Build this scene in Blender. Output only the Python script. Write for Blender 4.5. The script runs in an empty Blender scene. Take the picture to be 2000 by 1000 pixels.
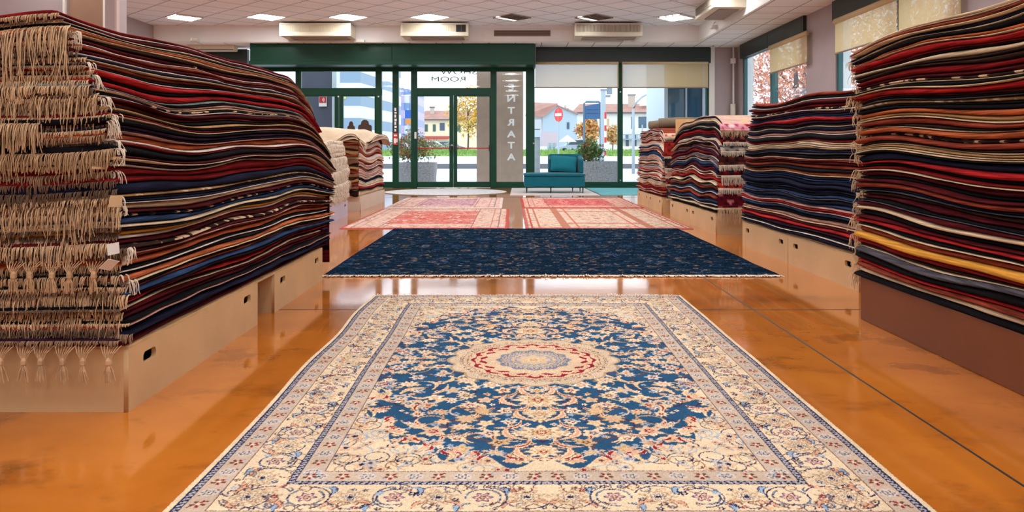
import bpy, bmesh, math, random
import numpy as np
from mathutils import Vector, Matrix
random.seed(7); RNG = np.random.default_rng(11)
S = bpy.context.scene; COL = S.collection

# ---------------------------------------------------------------- camera, world, exposure
EYE = 0.85; FOC = 1500.0; CX = 998.0; HY = 297.0
cd = bpy.data.cameras.new('camera'); cam = bpy.data.objects.new('camera', cd); COL.objects.link(cam)
cam.location = (0, 0, EYE); cam.rotation_euler = (math.pi/2, 0, 0)
cd.sensor_fit = 'HORIZONTAL'; cd.sensor_width = 36.0; cd.lens = 36.0*FOC/2000.0
cd.shift_x = (1000-CX)/2000.0; cd.shift_y = -(500-HY)/2000.0
cd.clip_start = 0.05; cd.clip_end = 500
S.camera = cam
S.view_settings.view_transform = 'Standard'; S.view_settings.look = 'None'
S.view_settings.gamma = 1.0; S.view_settings.use_curve_mapping = False
S.view_settings.exposure = 0.22
W = bpy.data.worlds.new('overcast_sky'); S.world = W; W.use_nodes = True
bg = W.node_tree.nodes['Background']; bg.inputs[0].default_value = (0.84, 0.93, 1.0, 1); bg.inputs[1].default_value = 2.1
LAMP = 19.5            # radiance of the lit ceiling luminaires

# ---------------------------------------------------------------- helpers
def lin(c):
    c = c/255.0
    return c/12.92 if c <= .04045 else ((c+.055)/1.055)**2.4
def rgb(r, g, b): return (lin(r), lin(g), lin(b), 1.0)
def P(px, py, Y): return Vector(((px-CX)*Y/FOC, Y, EYE-(py-HY)*Y/FOC))
def X(px, Y): return (px-CX)*Y/FOC
def Z(py, Y): return EYE-(py-HY)*Y/FOC

MATS = {}
def mat(name, col, rough=.6, metal=0, var=0, scale=8, bump=0, bscale=60, coat=0, spec=.5, sheen=0, stretch=(1,1,1)):
    if name in MATS: return MATS[name]
    m = bpy.data.materials.new(name); m.use_nodes = True; MATS[name] = m
    nt = m.node_tree; b = nt.nodes['Principled BSDF']
    b.inputs['Base Color'].default_value = col; b.inputs['Roughness'].default_value = rough
    b.inputs['Metallic'].default_value = metal; b.inputs['Coat Weight'].default_value = coat
    b.inputs['Specular IOR Level'].default_value = spec; b.inputs['Sheen Weight'].default_value = sheen
    if var or bump:
        tc = nt.nodes.new('ShaderNodeTexCoord'); mp = nt.nodes.new('ShaderNodeMapping')
        mp.inputs['Scale'].default_value = stretch; nt.links.new(tc.outputs['Object'], mp.inputs[0])
    if var:
        n = nt.nodes.new('ShaderNodeTexNoise'); n.inputs['Scale'].default_value = scale; n.inputs['Detail'].default_value = 5
        nt.links.new(mp.outputs[0], n.inputs[0])
        r = nt.nodes.new('ShaderNodeValToRGB'); r.color_ramp.elements[0].position = .3; r.color_ramp.elements[1].position = .7
        r.color_ramp.elements[0].color = tuple(c*(1-var) for c in col[:3])+(1,)
        r.color_ramp.elements[1].color = tuple(min(1, c*(1+var)) for c in col[:3])+(1,)
        nt.links.new(n.outputs[0], r.inputs[0]); nt.links.new(r.outputs[0], b.inputs['Base Color'])
    if bump:
        n2 = nt.nodes.new('ShaderNodeTexNoise'); n2.inputs['Scale'].default_value = bscale; n2.inputs['Detail'].default_value = 3
        nt.links.new(mp.outputs[0], n2.inputs[0]); bm_ = nt.nodes.new('ShaderNodeBump')
        bm_.inputs['Strength'].default_value = bump; bm_.inputs['Distance'].default_value = .01
        nt.links.new(n2.outputs[0], bm_.inputs['Height']); nt.links.new(bm_.outputs[0], b.inputs['Normal'])
    return m
def emit(name, col, strength):
    if name in MATS: return MATS[name]
    m = bpy.data.materials.new(name); m.use_nodes = True; MATS[name] = m
    b = m.node_tree.nodes['Principled BSDF']; b.inputs['Base Color'].default_value = (.8, .8, .8, 1)
    b.inputs['Emission Color'].default_value = col; b.inputs['Emission Strength'].default_value = strength
    return m
def sheer(name, col, trans, rough=.05, glossy=True, translucent=False):
    """glass or woven screen: see-through share plus a surface"""
    if name in MATS: return MATS[name]
    m = bpy.data.materials.new(name); m.use_nodes = True; MATS[name] = m
    nt = m.node_tree; nt.nodes.remove(nt.nodes['Principled BSDF']); out = nt.nodes['Material Output']
    t = nt.nodes.new('ShaderNodeBsdfTransparent'); t.inputs[0].default_value = (trans[0], trans[1], trans[2], 1)
    mx = nt.nodes.new('ShaderNodeMixShader')
    if glossy:
        g = nt.nodes.new('ShaderNodeBsdfGlossy'); g.inputs['Roughness'].default_value = rough; g.inputs[0].default_value = col
        f = nt.nodes.new('ShaderNodeFresnel'); f.inputs[0].default_value = 1.45
        ge = nt.nodes.new('ShaderNodeNewGeometry'); iv = nt.nodes.new('ShaderNodeMath'); iv.operation = 'SUBTRACT'; iv.inputs[0].default_value = 1
        ml = nt.nodes.new('ShaderNodeMath'); ml.operation = 'MULTIPLY'      # a pane reflects once, at its outer face: no inner total reflection
        nt.links.new(ge.outputs['Backfacing'], iv.inputs[1]); nt.links.new(iv.outputs[0], ml.inputs[0]); nt.links.new(f.outputs[0], ml.inputs[1])
        nt.links.new(ml.outputs[0], mx.inputs[0]); nt.links.new(t.outputs[0], mx.inputs[1]); nt.links.new(g.outputs[0], mx.inputs[2])
    else:
        d = nt.nodes.new('ShaderNodeBsdfDiffuse'); d.inputs[0].default_value = col
        tl = nt.nodes.new('ShaderNodeBsdfTranslucent'); tl.inputs[0].default_value = col
        m2 = nt.nodes.new('ShaderNodeMixShader'); m2.inputs[0].default_value = .5
        nt.links.new(d.outputs[0], m2.inputs[1]); nt.links.new(tl.outputs[0], m2.inputs[2])
        mx.inputs[0].default_value = .60
        nt.links.new(t.outputs[0], mx.inputs[1]); nt.links.new(m2.outputs[0], mx.inputs[2])
    nt.links.new(mx.outputs[0], out.inputs[0])
    return m

def tag(o, label=None, cat=None, group=None, kind=None):
    if label: o['label'] = label
    if cat: o['category'] = cat
    if group: o['group'] = group
    if kind: o['kind'] = kind
    return o
def link(name, me, parent=None, loc=None):
    o = bpy.data.objects.new(name, me); COL.objects.link(o)
    if parent is not None: o.parent = parent
    if loc is not None: o.location = loc
    return o
def empty(name, loc=(0, 0, 0), rz=0):
    o = bpy.data.objects.new(name, None); COL.objects.link(o); o.location = loc; o.rotation_euler = (0, 0, rz); o.empty_display_size = .1
    return o
class MB:
    """collects boxes, bars, tubes and polygons into one mesh"""
    def __init__(s): s.v = []; s.f = []
    def add(s, v, f):
        k = len(s.v); s.v += [tuple(p) for p in v]; s.f += [tuple(i+k for i in q) for q in f]; return s
    def box(s, x0, x1, y0, y1, z0, z1):
        v = [(x, y, z) for x in (x0, x1) for y in (y0, y1) for z in (z0, z1)]
        return s.add(v, [(0,1,3,2), (4,6,7,5), (0,4,5,1), (2,3,7,6), (0,2,6,4), (1,5,7,3)])
    def poly(s, pts, off):
        n = len(pts); off = Vector(off); a = [Vector(p) for p in pts]; b = [p+off for p in a]
        return s.add(a+b, [tuple(range(n))[::-1], tuple(range(n, 2*n))] + [(i, (i+1) % n, n+(i+1) % n, n+i) for i in range(n)])
    def tube(s, pts, r, n=8, cap=True):
        pts = [Vector(p) for p in pts]; rs = r if isinstance(r, (list, tuple)) else [r]*len(pts)
        v = []; f = []
        for i, p in enumerate(pts):
            d = (pts[min(i+1, len(pts)-1)]-pts[max(i-1, 0)]).normalized()
            a = d.cross(Vector((0, 0, 1)) if abs(d.z) < .9 else Vector((1, 0, 0))).normalized(); b = d.cross(a)
            for j in range(n):
                t = 2*math.pi*j/n; v.append(p+(a*math.cos(t)+b*math.sin(t))*rs[i])
        for i in range(len(pts)-1):
            for j in range(n): f.append((i*n+j, i*n+(j+1) % n, (i+1)*n+(j+1) % n, (i+1)*n+j))
        if cap: f += [tuple(range(n)), tuple(range((len(pts)-1)*n, len(pts)*n))[::-1]]
        return s.add(v, f)
    def disc(s, c, axis, r, t, n=20):
        c = Vector(c); ax = Vector(axis).normalized()
        return s.tube([c-ax*t/2, c+ax*t/2], r, n)
    def build(s, name, m, parent=None, smooth=False, bevel=0, kind=None, seg=2):
        me = bpy.data.meshes.new(name); me.from_pydata(s.v, [], s.f); me.update()
        bm = bmesh.new(); bm.from_mesh(me); bmesh.ops.recalc_face_normals(bm, faces=bm.faces); bm.to_mesh(me); bm.free()
        if smooth: me.polygons.foreach_set('use_smooth', [True]*len(me.polygons))
        me.materials.append(m); o = link(name, me, parent)
        if bevel:
            b = o.modifiers.new('bevel', 'BEVEL'); b.width = bevel; b.segments = seg; b.limit_method = 'ANGLE'
        if kind: o['kind'] = kind
        return o
def npmesh(name, V, F, m, parent=None, smooth=False, col=None):
    me = bpy.data.meshes.new(name); V = np.asarray(V, np.float32); F = np.asarray(F, np.int32)
    me.vertices.add(len(V)); me.vertices.foreach_set('co', V.ravel())
    n = F.shape[1]; me.loops.add(F.size); me.loops.foreach_set('vertex_index', F.ravel())
    me.polygons.add(len(F)); me.polygons.foreach_set('loop_start', np.arange(0, F.size, n, dtype=np.int32))
    me.polygons.foreach_set('loop_total', np.full(len(F), n, np.int32))
    if smooth: me.polygons.foreach_set('use_smooth', np.ones(len(F), bool))
    if col is not None:
        a = me.color_attributes.new('pattern', 'FLOAT_COLOR', 'POINT')
        c4 = np.ones((len(V), 4), np.float32); c4[:, :3] = col; a.data.foreach_set('color', c4.ravel())
    me.update(); me.validate(); me.materials.append(m)
    return link(name, me, parent)
_ORD = ('first second third fourth fifth sixth seventh eighth ninth tenth eleventh twelfth thirteenth fourteenth fifteenth sixteenth '
        'seventeenth eighteenth nineteenth').split()
_TEN = {2: ('twenty', 'twentieth'), 3: ('thirty', 'thirtieth'), 4: ('forty', 'fortieth'), 5: ('fifty', 'fiftieth'), 6: ('sixty', 'sixtieth'), 7: ('seventy', 'seventieth')}
def ordinal(n):
    if n < 20: return _ORD[n-1]
    t, r = divmod(n, 10)
    return _TEN[t][1] if r == 0 else _TEN[t][0]+'-'+_ORD[r-1]

# ---------------------------------------------------------------- materials of the room
M_green = mat('green_painted_metal', rgb(6, 64, 45), .4, 0, .08, 3, spec=.3)
M_dkgreen = mat('dark_green_metal', rgb(26, 42, 38), .4)
M_white = mat('white_plastic', rgb(225, 220, 210), .4)
M_cream = mat('cream_enamel', rgb(222, 214, 192), .35)
M_dark = mat('dark_gap', rgb(22, 20, 20), .6)
M_steel = mat('brushed_steel', rgb(190, 190, 190), .3, 1)
M_mauve = mat('mauve_plaster', rgb(170, 156, 156), .85, 0, .05, 2, .1, 40)
M_glass = sheer('window_glass', (1, 1, 1, 1), (.93, .96, .97), .02)
M_blind = sheer('woven_screen_fabric', rgb(246, 218, 166), (.74, .86, 1.0), glossy=False)
M_mdf = mat('raw_fibreboard', rgb(205, 168, 122), .6, 0, .10, 3, .05, 90, stretch=(1, 1, 1))
M_ply = mat('plywood', rgb(196, 160, 112), .6, 0, .2, 14, 0, stretch=(1, 1, 12))
M_fringe = mat('cotton_fringe', rgb(214, 184, 146), .85, 0, .18, 25)
M_fringe_w = mat('white_cotton_fringe', rgb(226, 210, 188), .85, 0, .12, 25)
M_pale = mat('pale_stone_panel', rgb(208, 190, 172), .8, 0, .06, 3)

def floor_material():
    m = bpy.data.materials.new('stained_varnished_concrete'); m.use_nodes = True; nt = m.node_tree; N = nt.nodes; L = nt.links
    b = N['Principled BSDF']; tc = N.new('ShaderNodeTexCoord')
    def noise(sc, det, st=(1, 1, 1)):
        mp = N.new('ShaderNodeMapping'); mp.inputs['Scale'].default_value = st; L.new(tc.outputs['Object'], mp.inputs[0])
        n = N.new('ShaderNodeTexNoise'); n.inputs['Scale'].default_value = sc; n.inputs['Detail'].default_value = det; n.inputs['Roughness'].default_value = .6
        L.new(mp.outputs[0], n.inputs[0]); return n.outputs[0]
    r1 = N.new('ShaderNodeValToRGB'); L.new(noise(1.1, 7), r1.inputs[0]); e = r1.color_ramp.elements
    e[0].position = .28; e[0].color = rgb(138, 74, 22); e[1].position = .72; e[1].color = rgb(204, 124, 42)
    k = e.new(.5); k.color = rgb(186, 108, 36)
    r2 = N.new('ShaderNodeValToRGB'); L.new(noise(3.2, 8, (1, 1.3, 1)), r2.inputs[0]); e = r2.color_ramp.elements
    e[0].position = .54; e[0].color = (0, 0, 0, 1); e[1].position = .74; e[1].color = (1, 1, 1, 1)
    mx = N.new('ShaderNodeMixRGB'); mx.inputs[2].default_value = rgb(84, 42, 16)
    ml = N.new('ShaderNodeMath'); ml.operation = 'MULTIPLY'; ml.inputs[1].default_value = .7
    L.new(r2.outputs[0], ml.inputs[0]); L.new(ml.outputs[0], mx.inputs[0]); L.new(r1.outputs[0], mx.inputs[1])
    L.new(mx.outputs[0], b.inputs['Base Color'])
    rr = N.new('ShaderNodeMapRange'); rr.inputs[3].default_value = .05; rr.inputs[4].default_value = .13; L.new(noise(2.0, 4), rr.inputs[0])
    L.new(rr.outputs[0], b.inputs['Roughness'])
    bp = N.new('ShaderNodeBump'); bp.inputs['Strength'].default_value = .018; bp.inputs['Distance'].default_value = .01
    L.new(noise(9, 3), bp.inputs['Height']); L.new(bp.outputs[0], b.inputs['Normal'])
    b.inputs['Specular IOR Level'].default_value = .85; b.inputs['Coat Weight'].default_value = .30; b.inputs['Coat Roughness'].default_value = .04
    return m
M_floor = floor_material()

def tile_material(name, col, side, rot, origin):
    """mineral ceiling tiles with dark joints"""
    m = bpy.data.materials.new(name); m.use_nodes = True; nt = m.node_tree; N = nt.nodes; L = nt.links
    b = N['Principled BSDF']; b.inputs['Roughness'].default_value = .9
    tc = N.new('ShaderNodeTexCoord'); mp = N.new('ShaderNodeMapping'); mp.vector_type = 'TEXTURE'
    mp.inputs['Location'].default_value = origin; mp.inputs['Rotation'].default_value = (0, 0, rot); mp.inputs['Scale'].default_value = (side, side, side)
    L.new(tc.outputs['Object'], mp.inputs[0]); sp = N.new('ShaderNodeSeparateXYZ'); L.new(mp.outputs[0], sp.inputs[0])
    ds = []
    for k in (0, 1):
        fr = N.new('ShaderNodeMath'); fr.operation = 'FRACT'; L.new(sp.outputs[k], fr.inputs[0])
        s = N.new('ShaderNodeMath'); s.operation = 'SUBTRACT'; s.inputs[1].default_value = .5; L.new(fr.outputs[0], s.inputs[0])
        a = N.new('ShaderNodeMath'); a.operation = 'ABSOLUTE'; L.new(s.outputs[0], a.inputs[0]); ds.append(a)
    mx = N.new('ShaderNodeMath'); mx.operation = 'MAXIMUM'; L.new(ds[0].outputs[0], mx.inputs[0]); L.new(ds[1].outputs[0], mx.inputs[1])
    g = N.new('ShaderNodeMath'); g.operation = 'GREATER_THAN'; g.inputs[1].default_value = .5-.016; L.new(mx.outputs[0], g.inputs[0])
    n = N.new('ShaderNodeTexNoise'); n.inputs['Scale'].default_value = 1.3; L.new(tc.outputs['Object'], n.inputs[0])
    r = N.new('ShaderNodeValToRGB'); r.color_ramp.elements[0].color = tuple(c*.93 for c in col[:3])+(1,); r.color_ramp.elements[1].color = tuple(min(1, c*1.07) for c in col[:3])+(1,)
    L.new(n.outputs[0], r.inputs[0])
    m2 = N.new('ShaderNodeMixRGB'); m2.inputs[2].default_value = tuple(c*.22 for c in col[:3])+(1,)
    L.new(g.outputs[0], m2.inputs[0]); L.new(r.outputs[0], m2.inputs[1]); L.new(m2.outputs[0], b.inputs['Base Color'])
    return m

# ---------------------------------------------------------------- room shell
ZC = 3.70; ZL = 3.33; YB = 17.3; YF = 18.2; XR = 5.35; XL = -8.05; XBR = 4.23; Y0R = -3.5
MB().box(XL-.2, XR+.2, Y0R-.2, YF+.12, -.2, 0).build('floor', M_floor, kind='structure')
j = MB()
j.box(1.30, 1.308, Y0R, YF, 0, .0012); j.box(XL, XR, 4.135, 4.143, 0, .0012); j.box(XL, XR, 14.4, 14.412, 0, .0012); j.box(-2.95, -2.942, Y0R, YF, 0, .0012)
j.build('trim_1', mat('floor_joint', rgb(36, 24, 18), .6), kind='structure')
TS = .611; PANEL = (X(840, 16.2), 16.2)      # one luminaire centre fixes the tile lattice
M_ceil = tile_material('mineral_ceiling_tiles', rgb(238, 240, 246), TS, math.pi/4, (PANEL[0]+TS*math.sqrt(.5), PANEL[1], 0))
MB().box(XL-.2, XBR, Y0R-.2, YB, ZC, ZC+.15).build('ceiling', M_ceil, kind='structure')
M_bulk = mat('painted_bulkhead', rgb(238, 236, 234), .8, 0, .03, 2)
M_low = tile_material('lower_ceiling_tiles', rgb(236, 234, 232), .6, 0, (.1, 17.3-.02, 0))
MB().box(XL-.2, XR+.2, YB, YF+.3, ZL, ZC+.15).build('bulkhead_front', M_bulk, kind='structure')
MB().box(XBR, XR+.2, Y0R-.2, YB, ZL, ZC+.15).build('bulkhead_right', M_bulk, kind='structure')
MB().box(XL, XR, YB+.012, YF, ZL-.004, ZL).build('trim_2', M_low, kind='structure')
MB().box(XBR+.012, XR, Y0R, YB+.012, ZL-.004, ZL).build('trim_3', M_low, kind='structure')
t = MB(); t.box(XL, XBR+.01, YB-.015, YB, ZL-.012, ZL+.02); t.box(XBR-.015, XBR, Y0R, YB, ZL-.012, ZL+.02)
t.build('trim_4', M_white, kind='structure')
MB().box(XL-.2, XL, Y0R, YF, 0, ZC).build('wall_left', M_mauve, kind='structure')
MB().box(XL-.2, XR+.2, Y0R-.2, Y0R, 0, ZC).build('wall_back', M_mauve, kind='structure')

# right wall: solid stretches between the two windows
def wall_right_piece(y0, y1, z0, z1, mb): mb.box(XR, XR+.25, y0, y1, z0, z1)
w = MB(); YW1 = (13.9, 17.75); YW2 = (9.15, 12.66)
for a, b_ in ((Y0R, YW2[0]), (YW2[1], YW1[0]), (YW1[1], YF+.1)): wall_right_piece(a, b_, 0, ZC, w)
w.build('wall_right', M_mauve, kind='structure')
# facade corner pier
f = MB(); f.box(X(1388, YF), XR, YF-.05, YF+.2, 0, ZL); f.box(XL, X(300, YF), YF, YF+.2, 0, ZL)
f.build('wall_front', M_mauve, kind='structure')
MB().box(X(1386, YF-.05)-.02, X(1395, YF-.05), YF-.09, YF-.05, 0, ZL).build('trim_5', M_white, kind='structure')
f = MB(); f.tube([(XR-.12, YF-.14, 0), (XR-.12, YF-.14, ZL)], .022)
pr = f.build('conduit_pipe', M_bulk, smooth=True); tag(pr, 'thin pale conduit pipe running up the corner beside the first side window', 'pipe')
MB().box(XR-.19, XR-.08, YF-.19, YF-.10, 2.93, 3.05).build('junction_box', M_white, pr)
MB().box(XR-.19, XR-.09, YF-.20, YF-.11, 1.72, 1.98).build('switch_box', M_cream, pr)

# partition pieces at the left
MB().box(XL, X(130, 9.0), 9.0, 9.2, 0, ZC).build('wall_partition', M_mauve, kind='structure')
MB().box(X(130, 9.0), X(203, 9.0), 9.05, 9.2, 0, ZC).build('wall_niche', mat('brown_panel', rgb(150, 116, 92), .7, 0, .06, 3), kind='structure')
f = MB(); f.box(X(126, 9.0), X(130, 9.0), 8.96, 9.0, 0, ZC); f.box(X(201, 8.9), X(206, 8.9), 8.9, 9.05, 0, ZC); f.build('trim_6', M_white, kind='structure')
MB().box(X(205, 8.0), X(224, 8.0), 8.0, 8.25, 0, ZC).build('pillar_left', M_mauve, kind='structure')
MB().box(X(224, 8.0), X(224, 8.0)+.02, 8.0, 8.06, 0, ZC).build('trim_7', mat('corner_bead', rgb(190, 172, 164), .7), kind='structure')

# ---------------------------------------------------------------- ceiling luminaires (the row in view, and the same grid above the shop)
M_lit = emit('lit_diffuser', (.97, .98, 1.0, 1), LAMP)
M_unlit = mat('grey_louvre_metal', rgb(120, 112, 106), .5)
M_tube = emit('fluorescent_tube', (.97, .98, 1.0, 1), LAMP*1.2)
def luminaire(x, y, kind, label):
    h = TS*.5-.012
    o = empty('ceiling_light', (x, y, ZC-.002), math.pi/4); tag(o, label, 'ceiling light', 'square luminaires in the tiled ceiling')
    fr = MB(); w_ = .010
    for s in (-1, 1):
        fr.box(-h, h, s*h-(w_ if s > 0 else 0), s*h+(w_ if s < 0 else 0), -.008, .001); fr.box(s*h-(w_ if s > 0 else 0), s*h+(w_ if s < 0 else 0), -h, h, -.008, .001)
    fr.build('frame', M_white, o)
    hi = h-w_
    if kind == 'diffuser':
        MB().box(-hi, hi, -hi, hi, -.006, -.001).build('diffuser', M_lit, o)
    else:
        MB().box(-hi, hi, -hi, hi, -.0015, 0).build('reflector', M_steel, o)
        for k in (-1, 0, 1): MB().box(-hi+.02, hi-.02, k*.17-.05, k*.17+.05, -.006, -.002).build('tube', M_tube if kind == 'louvre' or k == 1 else M_unlit, o)
        lv = MB()
        for k in range(9): a = -hi+2*hi*(k+.5)/9; lv.box(a-.003, a+.003, -hi, hi, -.03, -.006)
        for a in (-hi, -.085, .085, hi): lv.box(-hi if a > -hi else -hi, hi, a-.004, a+.004, -.03, -.006)
        lv.build('louvre', M_white if kind == 'louvre' else M_unlit, o)
    return o
DX = 1.728
row_x = [PANEL[0]+DX*k for k in (-3, -2, -1, 0, 1, 2, 3)]
kinds_ = ['louvre', 'diffuser', 'diffuser', 'diffuser', 'half', 'half', 'louvre']
for i, (x, k) in enumerate(zip(row_x, kinds_)):
    w_ = ['louvred square ceiling light at the wall end of the row, away from the side windows', 'lit square ceiling light next to the louvred one at the far wall end',
          'lit square ceiling light above the first boxy fan coil unit', 'lit square ceiling light above the fan coil unit with a dark end grille',
          'half lit louvred ceiling light above the flush slotted air vent', 'half lit louvred ceiling light above the grey-grilled fan coil unit',
          'louvred ceiling light beside the fan coil unit on the side bulkhead'][i]
    luminaire(x, PANEL[1], k, w_)
for r in range(1, 8):
    for i, x in enumerate(row_x[::1]):
        yy = PANEL[1]-r*2.592
        if x < -5.9 and yy < 10: continue
        luminaire(x, yy, 'diffuser', 'square ceiling light in a row above the rug stacks')

# ---------------------------------------------------------------- fan coil units and small fittings on the bulkhead
def fan_coil(px0, px1, label, grille_dark, end_grille=False):
    yf = 16.7; z0, z1 = Z(70, yf), Z(45, yf); x0, x1 = X(px0, yf), X(px1, yf)
    o = MB().box(x0, x1, yf+.02, YB, z0, z1).build('fan_coil_unit', M_cream, bevel=.015); tag(o, label, 'air conditioner', 'fan coil units on the bulkhead')
    fr = MB(); fr.box(x0-.01, x1+.01, yf, yf+.03, z0, z0+.085); fr.box(x0-.01, x1+.01, yf, yf+.03, z1-.03, z1); fr.box(x0-.01, x0+.03, yf+.001, yf+.031, z0+.083, z1-.028); fr.box(x1-.04, x1+.01, yf+.001, yf+.031, z0+.083, z1-.028)
    fr.build('fascia', M_cream, o, bevel=.006)
    xg = x1-.04 if not end_grille else x1-.28
    g = MB(); n = 46
    for k in range(n): a = x0+.03+(xg-x0-.03)*k/n; g.box(a, a+.012, yf+.008, yf+.02, z0+.085, z1-.03)
    g.build('grille', mat('grille_slats_dark', rgb(150, 140, 126), .5) if grille_dark else mat('grille_slats_pale', rgb(214, 208, 180), .5), o)
    if end_grille:
        e = MB().box(xg+.02, x1-.05, yf+.004, yf+.02, z0+.07, z1-.035); e.build('end_grille', M_dark, o)
        MB().box((xg+x1)/2-.008, (xg+x1)/2+.002, yf, yf+.004, z0+.07, z1-.035).build('mullion', mat('bronze', rgb(120, 96, 70), .4), o)
    MB().box(x0+.18, x1-.1, yf+.18, YB-.08, z0-.02, z0).build('outlet', mat('outlet_grey', rgb(150, 138, 128), .6), o)
    return o
fan_coil(546, 684, 'boxy cream fan coil unit with pale grille, farthest from the side windows', False)
fan_coil(783, 914, 'cream fan coil unit with a small dark square grille at its end', False, True)
fan_coil(1123, 1254, 'cream fan coil unit with grey grille beside the flush slotted vent', True)
# flush vent
vx0, vx1 = X(965, YB), X(1075, YB); o = MB().box(X(945, YB), X(1096, YB), YB-.02, YB, Z(76, YB), Z(58, YB)).build('slotted_air_vent', M_bulk, bevel=.004)
tag(o, 'flush beige slotted air vent between two fan coil units on bulkhead', 'vent')
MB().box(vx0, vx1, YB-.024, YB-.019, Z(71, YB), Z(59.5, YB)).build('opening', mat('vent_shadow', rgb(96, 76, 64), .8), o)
s_ = MB()
for k in range(4): z = Z(71, YB)+(Z(59.5, YB)-Z(71, YB))*(k+.3)/4; s_.box(vx0, vx1, YB-.036, YB-.022, z, z+.012)
s_.build('louvre', mat('vent_slat', rgb(150, 128, 112), .6), o)
# fan coil on the right bulkhead (long side to the room)
o = MB().box(3.64, XBR, 13.8, 15.2, 3.45, ZC-.001).build('fan_coil_unit', M_cream, bevel=.015)
tag(o, 'fan coil unit mounted on the side bulkhead above the side windows', 'air conditioner', 'fan coil units on the bulkhead')
g = MB()
for k in range(40): a = 13.88+1.24*k/40; g.box(3.628, 3.642, a, a+.014, 3.52, 3.66)
g.build('grille', mat('grille_slats_dark', rgb(150, 140, 126), .5), o)
MB().box(3.78, 4.15, 13.95, 15.0, 3.43, 3.45).build('outlet', mat('outlet_grey', rgb(150, 138, 128), .6), o)
# wall split unit, sensors, spot, camera
o = MB().box(X(370, 17.9), X(463, 17.9), 17.72, 17.98, Z(101, 17.9), Z(90, 17.9)+.04).build('split_air_conditioner', M_cream, bevel=.03)
tag(o, 'long pale split air conditioner under the bulkhead beside the green shutter box', 'air conditioner')
MB().box(X(372, 17.9), X(461, 17.9), 17.715, 17.73, Z(101, 17.9)+.015, Z(101, 17.9)+.03).build('air_slot', M_dark, o)
for px, py, lb in ((381, 78, 'small white sensor under the bulkhead above the split air conditioner'), (705, 81, 'small white sensor under the bulkhead between two fan coil units'),
                   (1224, 79, 'small white sensor box under the grey-grilled fan coil unit')):
    c = P(px, py, 17.22); o = MB().box(c.x-.085, c.x+.085, 17.14, 17.285, c.z-.035, c.z+.035).build('motion_sensor', M_white, bevel=.01)
    tag(o, lb, 'sensor', 'sensors under the bulkhead'); MB().box(c.x-.05, c.x+.05, 17.13, 17.142, c.z-.022, c.z+.0).build('lens', M_cream, o)
o = empty('spotlight', P(1398, 52, 15.9)); o.location.x = XBR-.02; tag(o, 'small white spotlight fixed on the side bulkhead corner', 'lamp')
f = MB(); f.box(-.10, .02, -.2, .0, -.05, .0); f.build('housing', M_white, o, bevel=.01)
f = MB(); f.tube([(.02, 0, .1), (-.02, -.02, .06), (-.04, -.04, 0)], .012); f.build('bracket', M_steel, o)
c = P(1391, 89, 18.0); o = MB().disc((c.x, 17.98, c.z), (0, 1, 0), .05, .14).build('security_camera', M_white, smooth=False)
tag(o, 'small white security camera at the top of the corner pier', 'camera'); MB().disc((c.x, 17.90, c.z), (0, 1, 0), .032, .02).build('lens', M_dark, o)

# ---------------------------------------------------------------- facade
def fx(px): return X(px, YF)
def fz(py): return Z(py, YF)
def bars(name, rects, m=M_green, d0=-.05, d1=.05, kind='structure', parent=None):
    mb = MB()
    for (a, b_, c, d) in rects:
        k = 0 if (fz(c)-fz(d)) > (fx(b_)-fx(a)) else .004
        mb.box(fx(a), fx(b_), YF+d0+k, YF+d1-k, fz(d)+k*.5, fz(c)-k*.5)
    return mb.build(name, m, parent, kind=kind, bevel=.006)
def pane(parent, px0, px1, py0, py1, m=M_glass, name='pane', y=YF): return MB().box(fx(px0), fx(px1), y-.004, y+.004, fz(py1), fz(py0)).build(name, m, parent)
# green shutter box over the entrance
o = MB().box(X(488, 17.5), X(1043, 17.5), 17.5, YF-.06, 2.84, ZL-.006).build('shutter_box', M_green, kind='structure')
f = MB(); f.box(X(488, 17.5)-.01, X(1044, 17.5), 17.47, 17.5, 2.84, 2.93); f.box(X(765, 17.5)-.006, X(765, 17.5)+.006, 17.485, 17.5, 2.93, ZL-.006); f.build('lower_lip', M_green, o, bevel=.01)
MB().box(X(1042, 17.5), X(1046, 17.5), 17.52, YF-.05, 2.80, ZL-.01).build('end_cap', M_dkgreen, o)
bars('header_front', [(1046, 1386, 93, 124), (300, 486, 97, 126)], M_dkgreen, -.12, .06)
# entrance frame
bars('trim_8', [(486, 1043, 130, 140), (578, 589, 138, 367), (734, 746, 131, 367), (767, 779, 131, 367), (803, 815, 131, 367), (958, 970, 131, 367), (1027, 1044, 128, 367),
     (578, 746, 172, 187), (803, 970, 172, 186), (746, 804, 355, 367), (968, 1030, 355, 367), (486, 580, 355, 367), (300, 488, 355, 367), (388, 398, 126, 367), (300, 308, 126, 367)])
for n, (a, b_, c, d) in enumerate([(589, 734, 140, 172), (746, 767, 140, 355), (779, 803, 140, 355), (815, 958, 140, 172), (970, 1027, 140, 355), (486, 578, 140, 355), (308, 486, 126, 355)]):
    o = pane(None, a, b_, c, d, name='window_%d' % (n+1 if n < 6 else 10)); o['kind'] = 'structure'
    if n == 4: sidelight = o
    if n == 3: transom = o
def leaf(root, px0, px1, hinge_left, gx0, gx1, handle=None):
    l = MB(); z0, z1 = fz(366), fz(186)
    l.box(fx(px0), fx(gx0), YF-.04, YF+.03, z0, z1); l.box(fx(gx1), fx(px1), YF-.04, YF+.03, z0, z1)
    l.box(fx(gx0), fx(gx1), YF-.04, YF+.03, z0, fz(355)); l.box(fx(gx0), fx(gx1), YF-.04, YF+.03, fz(188.5), z1)
    lf = l.build('leaf', M_green, root, bevel=.006)
    pane(lf, gx0, gx1, 188.5, 355)
    return lf
d1 = empty('door_1'); d1['kind'] = 'structure'
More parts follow.
